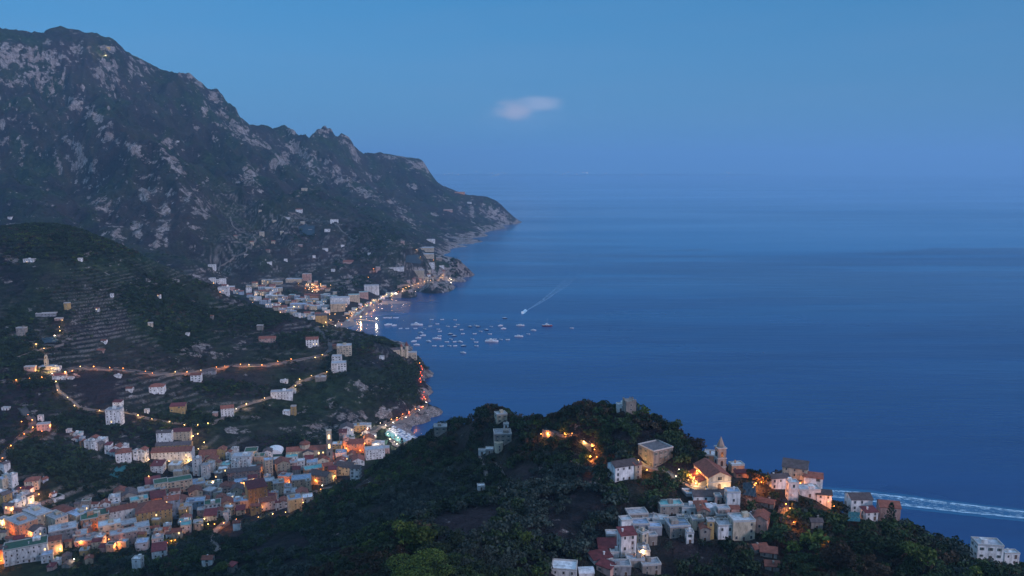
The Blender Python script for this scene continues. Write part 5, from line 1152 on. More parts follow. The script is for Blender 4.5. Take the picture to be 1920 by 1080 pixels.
for i, (u, v, pr, lb) in enumerate([(157,1022,cw,'white parked car at the upper row of the car park'),(161,1031,cw,'white parked car in the middle of the car park'),(141,1033,cw,'white parked car at left end of car park'),(168,1026,cb_,'dark parked car in the middle of the car park'),(181,1022,cb_,'dark parked car right of the upper white one'),
    (188,1025,cb_,'dark parked car at the right end of car park'),(125,1047,cg,'silver parked car under the car park wall'),(176,1019,cb_,'dark parked car near the orange-lit houses'),(1288,865,cg,'silver parked car on the grass above the ridge church'),(1207,886,cb_,'dark parked car by the villa')]):
    p = hit(u, v); put_car(pr, p.x, p.y, ground(p.x, p.y) + .55, R(60 + 17 * i % 50), lb)
cl = [car_proto((.3, .3, .32), True), car_proto((.05, .05, .06), True), car_proto((.5, .5, .5), True)]
pts, zs = ROADS['coast']; 
for k in range(7):
    i = 8 + k * (len(pts) - 12) // 7; p = pts[i]; t = (pts[i + 1] - p).normalized(); s_ = Vector((-t.y, t.x, 0)) * (1.8 if k % 2 else -1.8); a = math.atan2(t.y, t.x) - math.pi / 2 + (0 if k % 2 else math.pi)
    put_car(cl[k % 3], p.x + s_.x, p.y + s_.y, max(zs[i], ground(p.x, p.y)) + 1.65, a, f'car with lights on, {ORD[k + 1]} from the town along the lower coast road', 'cars on the coast road')
pts, zs = ROADS['coast2']
for k in range(6):
    i = 3 + k * (len(pts) - 6) // 6; p = pts[i]; t = (pts[i + 1] - p).normalized(); s_ = Vector((-t.y, t.x, 0)) * (1.8 if k % 2 else -1.8); a = math.atan2(t.y, t.x) - math.pi / 2
    put_car(cl[k % 3], p.x + s_.x, p.y + s_.y, max(zs[i], ground(p.x, p.y)) + 1.65, a, f'queueing car with red lights, {ORD[k + 1]} from the near end of upper coast road', 'cars queueing on the coast road')

# ================================================================== lamps
LC = {'o': ((1.0, 0.30, 0.055), emit_mat('sodium_lamp', (1.0, 0.34, 0.07), 9)), 'y': ((1.0, 0.56, 0.18), emit_mat('warm_lamp', (1.0, 0.58, 0.20), 9)), 'w': ((1.0, 0.80, 0.55), emit_mat('white_lamp', (1.0, 0.82, 0.60), 9)), 'r': ((1.0, 0.12, 0.04), emit_mat('red_lamp', (1.0, 0.12, 0.04), 9))}
LD = {}
def lamp(u, v, c='o', pw=1.0, label='', h=6.0, group=None, size=None, name='street_lamp'):
    p = hit_near(u, v + h * FPX / max(300, hit_near(u, v).y) * .96)
    D = (p - Vector((0, 0, CAMZ))).length; s = (size or (0.16 + D / 3200.0)) * rng.uniform(.5, 1.05); pw = pw * rng.uniform(.6, 1.7); u += rng.uniform(-3, 3)
    key = (c, round(pw * 4) / 4 + .1, round(h, 1)); pw = key[1]
    if key not in LD:
        ld = bpy.data.lights.new('lamp_light', 'POINT'); ld.energy = 1500 * pw; ld.color = LC[c][0]; ld.shadow_soft_size = .4; LD[key] = ld
    e = empty(name, (p.x, p.y, p.z)); b = MB(); b.cyl(0, 0, -1, h, .09, .06, 6); b.box(0, .9, -.05, .05, h - .05, h + .05); b.build('pole', M_IRON, e)
    g = MB(); k = 8; g.dome(.9, 0, h - .05, s, s, k, 3); g.cyl(.9, 0, h - .05 - s, h - .05, s * .45, s, k); g.build('lamp_head', LC[c][1], e)
    lo = bpy.data.objects.new('lamp_light', LD[key]); col.objects.link(lo); lo.parent = e; lo.location = (.9, 0, h - .3 - s * 1.2)
    tag(e, label, 'street lamp', group); return e
def lamps(lst, place, group, h=6.0, per=12, **k):
    lst = sorted(lst, key=lambda a: a[1]); n = len(lst); nr = math.ceil(n / per); q = math.ceil(n / nr)
    cn = {'o': 'orange', 'y': 'warm yellow', 'w': 'white', 'r': 'red'}
    for r in range(nr):
        row = sorted(lst[r * q:(r + 1) * q])
        for j, a in enumerate(row):
            rt = f', {ORD[r + 1]} row' if nr > 1 else ''
            lamp(a[0], a[1], a[2], a[3] if len(a) > 3 else 1.0, f'glowing {cn[a[2]]} street lamp, {ORD[j + 1]} from left{rt} {place}', h, group, **k)
lamps([(116,600,'y',.6),(111,613,'y',.6),(112,620,'y',.5),(102,629,'w',.5),(67,645,'y'),(82,653,'y',1.2),(96,691,'y',.7),(97,700,'w',.6),(104,715,'y',1.3),(107,731,'y'),(126,745,'y'),(139,760,'y'),(55,709,'o'),(78,707,'o'),(30,712,'o',.6)], 'near the floodlit church', 'lamps near the floodlit church')
lamps([(u, v, rng.choice('ooy'), rng.uniform(.4, 1.5)) for k, (u, v) in enumerate(x for x in [(122,697),(135,695),(150,687),(175,687),(205,689),(230,690),(262,693),(272,696),(285,699),(300,699),(328,697),(350,697),(376,694),(405,688),(420,686),(450,683),(466,684),(490,684),(520,677),(545,673),(578,671),(590,670),(604,665)] if rng.random() < .8)], 'along the terrace road', 'lamps along the terrace road', per=15)
lamps([(186,769,'y'),(230,769,'y'),(258,778,'y',1.2),(284,785,'y',1.2),(317,790,'y'),(345,796,'y'),(370,796,'y',1.2),(389,793,'y',1.2),(370,813,'y'),(382,829,'y',1.2),(371,841,'y'),(361,817,'y',.6),(288,849,'y'),(461,757,'y'),(442,766,'w',.6),(495,746,'y'),(553,723,'y'),(561,711,'y',1.3),(583,704,'y',1.3),(612,697,'y'),(627,688,'y',.7)], 'along the terrace lane', 'lamps along the terrace lane', per=11)
lamps([(4,858,'o',1.2),(20,835,'o',1.2),(45,813,'o',1.2),(61,801,'o',1.5),(94,797,'o',1.3),(78,808,'o'),(52,777,'o',.8),(40,790,'o',.5),(60,787,'o',.7)], 'on the bending road', 'lamps on the bending road')
lamps([(38,914,'o',2.5),(63,920,'o',2),(72,926,'o',2),(57,940,'y',3),(21,953,'y',1.5),(2,979,'y',2),(12,994,'o',1.5),(112,1028,'y',3),(1,1050,'o',3),(108,1024,'o',1.5),(150,1016,'o',1),(138,1047,'w',.5),(203,1010,'o',1.5),(216,1020,'o',3),(213,1026,'o',2),(264,960,'o',1.5),(320,1013,'o',1.5),(312,1017,'o',1.5),(327,1012,'o',1.5),(321,995,'o',1.5),(337,978,'o',2.5),(342,974,'y',1.5),
  (278,861,'y',2),(316,864,'y',1.5),(352,863,'y',2),(288,847,'y',1),(278,892,'y'),(335,900,'o',.6),(430,888,'y',.7),(451,948,'o',1.5),(476,946,'o',1.5),(491,950,'o',1.2),(382,972,'y'),(366,974,'y'),(389,982,'y',.8),(401,982,'o',.6),(418,980,'o',2.5),(442,973,'o',1.5),(483,969,'y',1),(510,963,'y'),(534,960,'y'),(430,932,'w',.4),
  (541,903,'o',3),(494,880,'o',1.5),(512,848,'y',1.5),(470,850,'y',1),(603,910,'w',.6),(600,918,'o',1),(598,884,'o',2),(619,888,'o',3),(627,892,'y',3),(612,878,'o',1.5),(648,840,'o',3),(676,815,'y',2),(683,831,'o',2),(636,856,'o',2),(632,846,'y',1.5),(674,844,'o',1.5),(688,803,'w',1.5),(712,793,'w',2),(722,797,'w',2),(702,816,'w',.6),(655,830,'o',1),(567,942,'y',1.8),(562,935,'o',.7),
  (456,905,'o',1.2),(477,903,'y',.8),(520,908,'o',1.2),(300,945,'o',1.8),(304,955,'o',1.8),(184,985,'o',.7),(130,985,'o',.8),(172,1002,'o',1.2),(52,1000,'o',1.5),(98,978,'o',.8),(240,1008,'o',1),(398,902,'y',.5),(345,930,'o',.8),(508,935,'o',1.5),(520,945,'o',2),(590,900,'o',1.2)], 'of lower town', 'street lamps of the lower town', per=15)
lamps([(729,803,'w',.4),(735,809,'w',.4),(741,816,'w',.3),(730,823,'w',.5),(738,828,'w',.5),(743,832,'w',.4),(713,836,'w',.5),(745,820,'w',.4),(726,813,'w',.4),(752,826,'w',.4),(704,832,'w',.9)], 'along the beach promenade', 'lamps of the beach promenade')
lamps([(733,786,'o'),(754,776,'o',1.5),(766,772,'o'),(778,766,'o',1.5),(743,783,'y',.8),(792,762,'o',1.2),(796,752,'o'),(794,744,'r',1.5),(794,735,'r',1.2),(788,716,'r',1.2),(787,710,'r',1),(790,704,'r',1),(788,697,'r',1),(791,692,'r',1),(789,686,'r',1.2),(786,680,'o',1)], 'along the coast road', 'lamps along the coast road', per=8)
lamps([(1290,890,'o',5),(1270,879,'w',.4),(1301,905,'y',2),(1264,892,'w',.5),(1303,882,'o',1),(1024,812,'o',2.2),(1012,813,'o',1),(1056,812,'o',2.5),(1070,812,'o',1.6),(1092,827,'y',.8),(1107,833,'o',1.2),(1112,842,'o',.8),(1104,855,'o',3),(1116,856,'o',1.5),(1194,862,'y',1.2),(1414,905,'o',5),(1424,903,'o',2),(1201,1030,'y',2.5),(1195,1040,'o',1),(1545,1010,'o',2.5),(1470,944,'o',1),(1484,978,'o',.8),(1477,952,'o',1),(1549,940,'o',.4),(1560,948,'o',.8),(1497,905,'o',.5),(1210,880,'o',.8)], 'of ridge village', 'lamps of the ridge village', h=4.5, per=14, size=.30)
FT = [(585 + rng.gauss(0, 17), 538 + rng.gauss(0, 5)) for _ in range(26)] + [(655 + 100 * t + rng.uniform(-6, 2), 592 - 46 * t - 6 * math.sin(t * 3.1) + rng.uniform(-3, 2)) for t in [k / 22 for k in range(23)]] + [(755 + 75 * t, 541 - 22 * t + rng.uniform(-2, 1)) for t in [k / 13 for k in range(14)]] + \
     [(rng.uniform(430, 640), 0) for _ in range(14)] + [(640,610),(620,600),(650,596),(690,520),(812,487),(800,466),(780,468),(788,482),(873,363),(866,364),(745,502),(700,504),(830,516),(845,524),(842,522),(700,572),(628,612),(610,606),(400,533),(412,548)]
lamps([(u, (v if v else 545 + (u - 430) * .22 + rng.uniform(-6, 14)), rng.choice('oyyyw'), rng.uniform(.4, 1.5)) for u, v in FT], 'in far bay', 'lights of the far bay town', per=15, size=.62, h=7)
def deck(pix, label, mat, name='terrace', th=.4, rail=True):
    P_ = [hit_near(*a) for a in pix]; z = max(p.z for p in P_) + .4; c = sum(P_, Vector()) / len(P_); c.z = z; e = empty(name, c); b = MB()
    pts = [(p.x - c.x, p.y - c.y, -th - 3) for p in P_]; b.prism(pts, (0, 0, th + 3)); b.build('floor', mat, e)
    if rail:
        r_ = MB()
        for a, d_ in zip(pts, pts[1:] + pts[:1]):
            n_ = Vector((d_[0] - a[0], d_[1] - a[1], 0)); k = Vector((-n_.y, n_.x, 0)).normalized() * .15
            r_.prism([(a[0] - k.x, a[1] - k.y, .003), (d_[0] - k.x, d_[1] - k.y, .003), (d_[0] - k.x, d_[1] - k.y, .95), (a[0] - k.x, a[1] - k.y, .95)], (2 * k.x, 2 * k.y, 0))
        r_.build('railing', M_WHITE, e)
    keep.append((c.x, c.y, 5, min(a[0] for a in pix), max(a[0] for a in pix), min(a[1] for a in pix), max(a[1] for a in pix), c.y)); tag(e, label, 'terrace')
deck([(1287,931),(1302,931),(1300,920),(1278,920)], 'white railed terrace left of the ridge church', M_CONC)
deck([(1294,917),(1322,921),(1330,912),(1300,903)], 'paved forecourt beside the ridge church aisle', M_CONC, rail=False)
# floodlights on the monuments
def flood(x, y, z, pw, c, label):
    e = empty('floodlight', (x, y, z)); b = MB(); b.box(-.3, .3, -.2, .2, 0, .5); b.build('housing', M_IRON, e)
    b = MB(); b.box(-.25, .25, .2, .24, .08, .42); b.build('lamp_glass', LC['y'][1], e)
    ld = bpy.data.lights.new('lamp_light', 'POINT'); ld.energy = pw; ld.color = c; ld.shadow_soft_size = .3; o = bpy.data.objects.new('lamp_light', ld); col.objects.link(o); o.parent = e; o.location = (0, 0, .9)
    tag(e, label, 'floodlight', 'floodlights on monuments')
cc, cz, ya, w, d = rc
fd = Vector((math.sin(ya), -math.cos(ya))); sd = Vector((math.cos(ya), math.sin(ya)))
for k_, t in enumerate((-4, 3)):
    q = cc + fd * (d / 2 + 4) + sd * t; flood(q.x, q.y, ground(q.x, q.y) + .3, 2800, (1, .62, .34), f'{("left", "right")[k_]} floodlight before the ridge church front')
q = cc - sd * (w / 2 + 7.5); flood(q.x, q.y, ground(q.x, q.y) + .4, 1500, (1, .5, .2), 'floodlight at the side aisle of ridge church')
p = hit(83, 700); flood(p.x - 6, p.y - 3, ground(p.x - 6, p.y - 3) + 2.5, 5200, (1, .60, .16), 'left floodlight at the golden church terrace'); flood(p.x + 7, p.y - 3, ground(p.x + 7, p.y - 3) + 2.5, 5200, (1, .60, .16), 'right floodlight at the golden church terrace')
p = hit(745, 668); flood(p.x + 10, p.y - 4, ground(p.x + 10, p.y - 4) + .5, 3000, (1, .7, .4), 'floodlight under the castle turrets')
p = hit(576, 533); flood(p.x, p.y - 12, ground(p.x, p.y - 12) + 1, 9000, (1, .7, .5), 'floodlight before the pink grand hotel')
p = hit(603, 611); flood(p.x + 4, p.y - 8, ground(p.x + 4, p.y - 8) + 1, 5000, (1, .75, .4), 'floodlight before the yellow square villa')
p = hit(202, 97); flood(p.x, p.y - 25, ground(p.x, p.y - 25) + 2, 90000, (1, .85, .4), 'floodlight of the summit sanctuary')

# ================================================================== boats
M_RED = plain_mat('red_hull', (0.28, 0.03, 0.03), .5); M_NAVY = plain_mat('navy_hull', (0.03, 0.035, 0.06), .5); M_FOAM0 = None
def boat_proto(L, Bm, hull_m, cabin=1, mast=False):
    out = []; b = MB(); st = [(-.5, .80), (-.2, 1.0), (.15, .95), (.38, .55), (.5, .02)]; H_ = .10 * L * .9 + .35
    for (a, wa), (c, wc) in zip(st[:-1], st[1:]):
        za, zc = H_ * (1 + .35 * max(a, 0)), H_ * (1 + .35 * max(c, 0)); ya_, yc = a * L, c * L; wa *= Bm / 2; wc *= Bm / 2
        b.quad([(-wa, ya_, za), (wa, ya_, za), (wc, yc, zc), (-wc, yc, zc)], 1)
        for s in (1, -1): b.quad([(s * wa, ya_, za), (s * wc, yc, zc), (s * wc * .6, yc, -.3), (s * wa * .6, ya_, -.3)], 0)
    w0 = .8 * Bm / 2; b.quad([(-w0, -L/2, H_), (w0, -L/2, H_), (w0 * .6, -L/2, -.3), (-w0 * .6, -L/2, -.3)], 0)
    out.append(('hull', b.mesh('hull', [hull_m, M_WHITE])))
    if cabin:
        c = MB(); ch = .5 + .06 * L; c.prism([(-Bm*.32, -L*.22, H_), (-Bm*.32, L*.18, H_), (-Bm*.32, L*.08, H_ + ch), (-Bm*.32, -L*.2, H_ + ch)], (Bm*.64, 0, 0)); out.append(('cabin', c.mesh('cabin', M_WHITE)))
        g = MB(); g.box(-Bm*.325, Bm*.325, -L*.18, L*.07, H_ + ch*.45, H_ + ch*.8); out.append(('window', g.mesh('window', M_DARK)))
        if cabin > 1:
            u = MB(); u.box(-Bm*.26, Bm*.26, -L*.16, L*.02, H_ + ch + .003, H_ + ch * 1.9); out.append(('upper_deck', u.mesh('upper_deck', M_WHITE)))
    else:
        g = MB(); g.prism([(-Bm*.3, 0, H_), (-Bm*.3, L*.12, H_), (-Bm*.3, -.05*L, H_ + .6)], (Bm*.6, 0, 0)); out.append(('windscreen', g.mesh('windscreen', M_DARK)))
        s = MB(); s.box(-.25, .25, -L*.5 - .5, -L*.5 - .003, .1, H_ + .5); out.append(('outboard_motor', s.mesh('outboard_motor', M_IRON)))
    if mast: m = MB(); m.cyl(0, 0, H_, H_ + L * .7, .1, .06, 6); out.append(('mast', m.mesh('mast', M_WHITE)))
    return out
BP = {'S': boat_proto(8.5, 3.0, M_WHITE, 0), 'M': boat_proto(12, 3.9, M_WHITE, 1), 'D': boat_proto(11, 3.8, M_NAVY, 1), 'L': boat_proto(18, 5, M_WHITE, 1), 'X': boat_proto(27, 7.5, M_WHITE, 2), 'R': boat_proto(23, 6.5, M_RED, 2, True)}
BL = [(318,178,'L'),(358,182,'M'),(510,180,'X'),(610,142),(648,172),(680,142),(768,145),(785,177),(768,190),(600,187),(563,205),(655,207),(718,188),(500,203),(538,232,'M'),(552,250,'M'),(520,268,'M'),(490,290,'M'),(508,313,'M'),(590,290,'M'),(645,272,'L'),(663,253),(665,222),(737,240,'D'),(762,253,'D'),
 (740,275),(712,293),(765,292),(802,293,'M'),(627,320),(677,322),(730,320),(768,320),(825,320,'D'),(812,210),(820,238),(870,190,'D'),(905,182),(922,190,'D'),(900,238),(940,222),(980,212,'D'),(1012,190),(1003,240),(1074,184,'M'),(1095,204,'M'),(1103,133,'D'),(885,275),(910,295),(912,320),(990,278),(1035,275),
 (1077,277),(1123,278),(1015,292,'X'),(1208,183,'L'),(1198,257,'L'),(1262,240),(1297,215,'M'),(1390,185,'R'),(297,130),(312,130),(330,131),(362,130),(376,130),(400,203),(445,203),(1555,200)]
def sea_at(u, v):
    s, t = ray(u, v); Y = CAMZ / t; return s * Y, Y
def put_boat(u, v, k, label, rz=None, group='boats moored in the bay'):
    x, y = sea_at(u, v); e = empty('motorboat' if k in 'SMD' else 'yacht', (x, y, 0.15), rz if rz is not None else R(-90 + rng.uniform(-35, 35)))
    for nm, me in BP[k]: link(nm, me, e)
    tag(e, label, 'boat', group)
special = {(318,178):'white yacht nearest the end of the pier',(358,182):'white cabin boat just right of yacht near pier',(510,180):'large white yacht at upper left of the moorings',(1015,292):'big white ferry yacht in the middle of the moorings',(1208,183):'white yacht right of moorings under the speedboat',
 (1198,257):'long white yacht low at right of the moorings',(1390,185):'red hulled work boat farthest right',(1103,133):'lone dark boat above the other moorings',(645,272):'long white yacht among left moorings',(1555,200):'tiny boat far out right of the red hulled one'}
rest = []
for b_ in BL:
    u, v, k = 640 + b_[0] * .2778, 560 + b_[1] * .2778, (b_[2] if len(b_) > 2 else 'S')
    lb = special.get((b_[0], b_[1]))
    if lb: put_boat(u, v, k, lb, R(-60) if b_[0] < 400 else R(-92))
    else: rest.append((u, v, k))
rest.sort(key=lambda a: a[1]); per = 10
for r in range(math.ceil(len(rest) / per)):
    row = sorted(rest[r * per:(r + 1) * per])
    for j, (u, v, k) in enumerate(row): put_boat(u, v, k, f'{"small dark" if k == "D" else ("small white" if k == "S" else "white cabin")} motorboat, {ORD[j + 1]} from left in {ORD[r + 1]} row of moorings')
put_boat(979.5, 587, 'L', 'speedboat racing ahead of a long pale wake', R(165), 'boats under way'); put_boat(868, 662, 'M', 'motorboat with short white wake below the moorings', R(70), 'boats under way')
# wakes: broken foam lying on the water
def foam_mat(name, c, thr, stretch, dens=1.0):
    m = bpy.data.materials.new(name); m.use_nodes = True; nt = m.node_tree; b = nt.nodes['Principled BSDF']; out = nt.nodes['Material Output']
    tc = N(nt, 'ShaderNodeTexCoord').outputs['UV']; n1 = tex_noise(nt, 1.0, 6, .72, tc, stretch); at = N(nt, 'ShaderNodeAttribute', attribute_name='mask')
    b.inputs['Base Color'].default_value = col4(c); b.inputs['Roughness'].default_value = .8
    f = ramp(nt, mth(nt, 'ADD', mth(nt, 'MULTIPLY', n1, 1.0), mth(nt, 'MULTIPLY_ADD', at.outputs['Fac'], .5, -.5)), [(thr, (0, 0, 0, 1)), (thr + .18, (dens, dens, dens, 1))])
    tr = N(nt, 'ShaderNodeBsdfTransparent'); mx = N(nt, 'ShaderNodeMixShader'); nt.links.new(f, mx.inputs[0]); nt.links.new(tr.outputs[0], mx.inputs[1]); nt.links.new(b.outputs[0], mx.inputs[2]); nt.links.new(mx.outputs[0], out.inputs['Surface']); return m
def wake(pa, pb, label, mat, rows=6, edge=1.6, z=.12, fade=True, e0=.35):
    A_, B_ = [Vector((*sea_at(*p), z)) for p in pa], [Vector((*sea_at(*p), z)) for p in pb]; n = 24; vs, at = [], []; uv = []
    def pl(P_, t):
        t *= len(P_) - 1; i = min(int(t), len(P_) - 2); return P_[i].lerp(P_[i + 1], t - i)
    for i in range(n + 1):
        a, b_ = pl(A_, i / n), pl(B_, i / n)
        for j in range(rows + 1):
            c = j / rows; p = a.lerp(b_, c); vs.append(p); rim = abs(c - .5) * 2; fa = (1 - i / n) if fade else 1; wv = (e0 + (1 - e0) * rim ** edge) * (1.0 if rim < .99 else .0) * (.25 + .75 * fa); at.append((wv, wv, wv, 1)); uv.append((i / n * (a - pl(A_, 0)).length * 0 + i * (A_[0] - A_[-1]).length / n * .02, c))
    idx = np.arange((n + 1) * (rows + 1)).reshape(n + 1, rows + 1); q = np.stack([idx[:-1, :-1], idx[:-1, 1:], idx[1:, 1:], idx[1:, :-1]], -1).reshape(-1, 4)
    me = np_mesh('boat_wake', np.array([tuple(p) for p in vs]), q, mat, np.array(at)); ul = me.uv_layers.new(name='uv'); ul.data.foreach_set('uv', np.array([uv[i] for i in q.ravel()], dtype=np.float32).ravel())
    tag(link('boat_wake', me), label, None, None, 'stuff')
M_FOAM = foam_mat('sea_foam', (0.65, 0.88, 0.98), .30, (7, 14, 1)); M_FOAMS = foam_mat('faint_foam', (0.34, 0.55, 0.72), .25, (4, 5, 1), .5); M_FOAMT = foam_mat('churned_water', (0.03, 0.20, 0.38), .12, (2.5, 5, 1), .6)
wake([(1530,912),(1600,915),(1700,926),(1800,940),(1960,958)], [(1530,934),(1600,944),(1700,956),(1800,967),(1960,984)], 'turquoise churned water round the bright wake', M_FOAMT, 10, .8, z=.06, fade=False, e0=.9)
wake([(1530,916),(1600,920),(1700,930),(1800,943),(1960,962)], [(1530,930),(1600,938),(1700,951),(1800,962),(1960,978)], 'bright foaming wake beyond the ridge houses', M_FOAM, 10, 2, fade=False, e0=.55)
wake([(978,588),(1015,562),(1050,530),(1075,505),(1088,470)], [(982,586),(1030,560),(1072,532),(1100,505),(1110,470)], 'long pale wake behind the speedboat', M_FOAMS, 8, 1.2, e0=.75)
wake([(868,660),(885,661),(905,663)], [(868,664),(885,665),(905,664.5)], 'short white wake behind the lower motorboat', M_FOAM, 4)
wake([(977,583),(980,582),(984,578)], [(978,590),(983,590),(990,584)], 'white spray around the speedboat', M_FOAM, 4, 1, fade=False, e0=.9)

# pier of the far bay
pa, pb = Vector((*sea_at(676, 600.5), 0)), Vector((*sea_at(707, 604), 0)); L = (pb - pa).length; an = math.atan2(pb.y - pa.y, pb.x - pa.x)
pr = empty('pier', pa, an); b = MB(); b.box(-12, L, -2.2, 2.2, 1.6, 2.1); b.build('deck', M_CONC, pr)
for i in range(9):
    for y in (-1.8, 1.8): b = MB(); b.cyl(4 + i * (L - 6) / 8, y, -8, 1.6, .3, .3, 8); b.build('pile', M_CONC, pr)
tag(pr, 'thin landing pier at near end of the far beach', 'pier')
for fx, pw, lb, cc_ in ((.02, 9, 'bright lamp at the shore end of pier', 'y'), (.97, 4, 'lamp at the sea end of pier', 'w')):
    q = pa.lerp(pb, fx); e = empty('street_lamp', (q.x, q.y, 2.1)); b = MB(); b.cyl(0, 0, 0, 6, .12, .09, 6); b.build('pole', M_IRON, e); b = MB(); b.dome(0, 0, 6, 1.4, 1.4, 8, 3); b.build('lamp_head', LC[cc_][1], e)
    ld = bpy.data.lights.new('lamp_light', 'POINT'); ld.energy = 3000 * pw; ld.color = LC[cc_][0]; ld.shadow_soft_size = 1.2; o = bpy.data.objects.new('lamp_light', ld); col.objects.link(o); o.parent = e; o.location = (0, -1.5, 5.6); tag(e, lb, 'street lamp', 'lamps of the pier')

# the far shore with its lights
n = 90; xs = np.linspace(-9000, 13000, n); Yf = 41500
hs = 60 + 45 * fbm(xs, xs * 0, 2500, 7, 4); vs = [(x, Yf, 0.0) for x in xs] + [(x, Yf + 500, max(h, 15)) for x, h in zip(xs, hs)] + [(x, Yf + 1300, 0.0) for x in xs]
i_ = np.arange(n - 1); q = np.concatenate([np.stack([i_, i_ + 1, i_ + 1 + n, i_ + n], 1), np.stack([i_ + n, i_ + 1 + n, i_ + 1 + 2 * n, i_ + 2 * n], 1)])
tag(link('far_shore', np_mesh('far_shore', np.array(vs), q, plain_mat('far_land', (0.04, 0.05, 0.05)))), 'low hazy coast along the horizon', None, None, 'structure')
dl = MB(); dl.dome(0, 0, 0, 22, 22, 8, 3); dl_me = dl.mesh('town_light', emit_mat('distant_light', (1.0, .8, .6), 5))
for k_, u in enumerate([835, 843, 852, 861, 893, 922, 925, 930, 935, 941, 946, 962, 1041, 1046, 1052, 1058, 1064, 1078, 1087, 1090, 1096, 1100, 1131, 1134, 1200, 1260, 1357, 1360]):
    o = link('town_light', dl_me); o.location = ((u - 960) / FPX * Yf + rng.uniform(-40, 40), Yf - 300, 20 + rng.uniform(0, 160)); o.scale = [rng.uniform(.6, 1.3)] * 3; tag(o, f'faint light on the far shore, {ordw(k_ + 1)} from left', 'light', 'lights on the far shore')

# ================================================================== trees
def leaf_mat(name, c1, c2, c3, hue=0.0):
    m, nt, b = new_mat(name)
    geo = N(nt, 'ShaderNodeNewGeometry').outputs['Position']; n1 = tex_noise(nt, .55, 3, .6, geo); info = N(nt, 'ShaderNodeObjectInfo')
    at = N(nt, 'ShaderNodeAttribute', attribute_name='mask')
    base = ramp(nt, mth(nt, 'ADD', mth(nt, 'MULTIPLY', n1, .55), mth(nt, 'MULTIPLY', at.outputs['Fac'], .45)), [(.22, col4(c1)), (.5, col4(c2)), (.78, col4(c3))])
    v = mth(nt, 'MULTIPLY_ADD', info.outputs['Random'], .7, .65); vm = N(nt, 'ShaderNodeVectorMath', operation='SCALE'); nt.links.new(base, vm.inputs[0]); nt.links.new(v, vm.inputs['Scale'])
    nt.links.new(vm.outputs[0], b.inputs['Base Color']); b.inputs['Roughness'].default_value = .8; b.inputs['Specular IOR Level'].default_value = .2
    return m
LEAF = {'dark': leaf_mat('dark_leaves', (.006, .011, .008), (.016, .028, .014), (.035, .055, .024)), 'olive': leaf_mat('olive_leaves', (.012, .020, .017), (.030, .043, .035), (.056, .074, .058)),
        'bright': leaf_mat('bright_leaves', (.02, .035, .008), (.06, .09, .018), (.12, .15, .03)), 'brown': leaf_mat('brown_leaves', (.018, .014, .01), (.045, .032, .02), (.08, .055, .03)),
        'green': leaf_mat('green_leaves', (.009, .018, .008), (.024, .044, .016), (.05, .08, .028))}
M_BARK = plain_mat('bark', (0.06, 0.045, 0.035), .95)
def crown_points(rs, n, shape):
    """leaf clump centres and sizes for a crown of unit height/width"""
    P_, W_ = [], []
    if shape == 'cypress':
        t = rs.rand(n); z = .08 + .92 * t; r = .17 * (1 - t) ** .6 + .02; a = rs.rand(n) * 6.283; P_ = np.stack([r * np.cos(a) * rs.uniform(.6, 1.1, n), r * np.sin(a) * rs.uniform(.6, 1.1, n), z], 1); val = rs.rand(n)
        return P_, val
    lobes = [(0, 0, .62, .34)]
    k = 9 if shape == 'round' else 7
    for i in range(k):
        a = i * 2.4 + rs.rand(); rr = rs.uniform(.18, .36); lobes.append((rr * math.cos(a), rr * math.sin(a), rs.uniform(.42, .82) if shape == 'round' else rs.uniform(.62, .84), rs.uniform(.13, .24)))
    lv = rs.rand(len(lobes)); w = np.array([l[3] ** 2 for l in lobes]); w /= w.sum(); ch = rs.choice(len(lobes), n, p=w)
    d = rs.normal(size=(n, 3)); d /= np.linalg.norm(d, axis=1)[:, None]; d[:, 2] = np.where(d[:, 2] < -.25, -d[:, 2], d[:, 2])
    L_ = np.array(lobes)[ch]; rad = L_[:, 3:4] * rs.uniform(.72, 1.08, (n, 1)); P_ = L_[:, :3] + d * rad * np.array([1, 1, .8 if shape == 'round' else .5])
    return P_, lv[ch] * .6 + rs.rand(n) * .4
def crown_mesh(rs, n, leaf, shape):
    """unit crown as n small ragged quads; returns verts (n*4,3), values"""
    P_, val = crown_points(rs, n, shape)
    a = rs.normal(size=(n, 3)); a /= np.linalg.norm(a, axis=1)[:, None]; b = np.cross(a, rs.normal(size=(n, 3))); b /= np.linalg.norm(b, axis=1)[:, None]
    s = leaf * rs.uniform(.6, 1.4, (n, 1)); c = np.stack([P_ - a * s, P_ - b * s * .7, P_ + a * s, P_ + b * s * .8], 1)
    return c.reshape(-1, 3), np.repeat(val, 4)
def quads_of(n): return np.arange(n * 4).reshape(n, 4)
def attr4(v): return np.stack([v, v, v, np.ones_like(v)], 1)
CROWN = {}
for kind, shape in (('dark', 'round'), ('green', 'round'), ('olive', 'round'), ('bright', 'round'), ('brown', 'round'), ('pine', 'flat'), ('cypress', 'cypress')):
    for i in range(2):
        rs = np.random.RandomState(100 + i * 7 + len(kind)); nq = {'cypress': 420, 'flat': 6000}.get(shape, 850)
        c, val = crown_mesh(rs, nq, {'cypress': .03, 'flat': .014}.get(shape, .042), shape)
        CROWN[kind, i] = np_mesh('crown', c, quads_of(nq), LEAF[{'pine': 'bright', 'cypress': 'dark'}.get(kind, kind)], attr4(val))
def trunk_mesh(seed):
    r = random.Random(seed); b = MB(); b.cyl(0, 0, -.12, .3, .035, .028, 7); b.cyl(0, 0, .3, .55, .028, .018, 7)
    for i in range(4):
        a = i * 1.7 + r.random(); n = len(b.v); x, y, z = .25 * math.cos(a), .25 * math.sin(a), .62
        b.quad([(-.014, 0, .33), (.014, 0, .33), (x + .006, y, z), (x - .006, y, z)]); b.quad([(0, -.014, .33), (0, .014, .33), (x, y + .006, z), (x, y - .006, z)])
    return b.mesh('trunk', M_BARK)
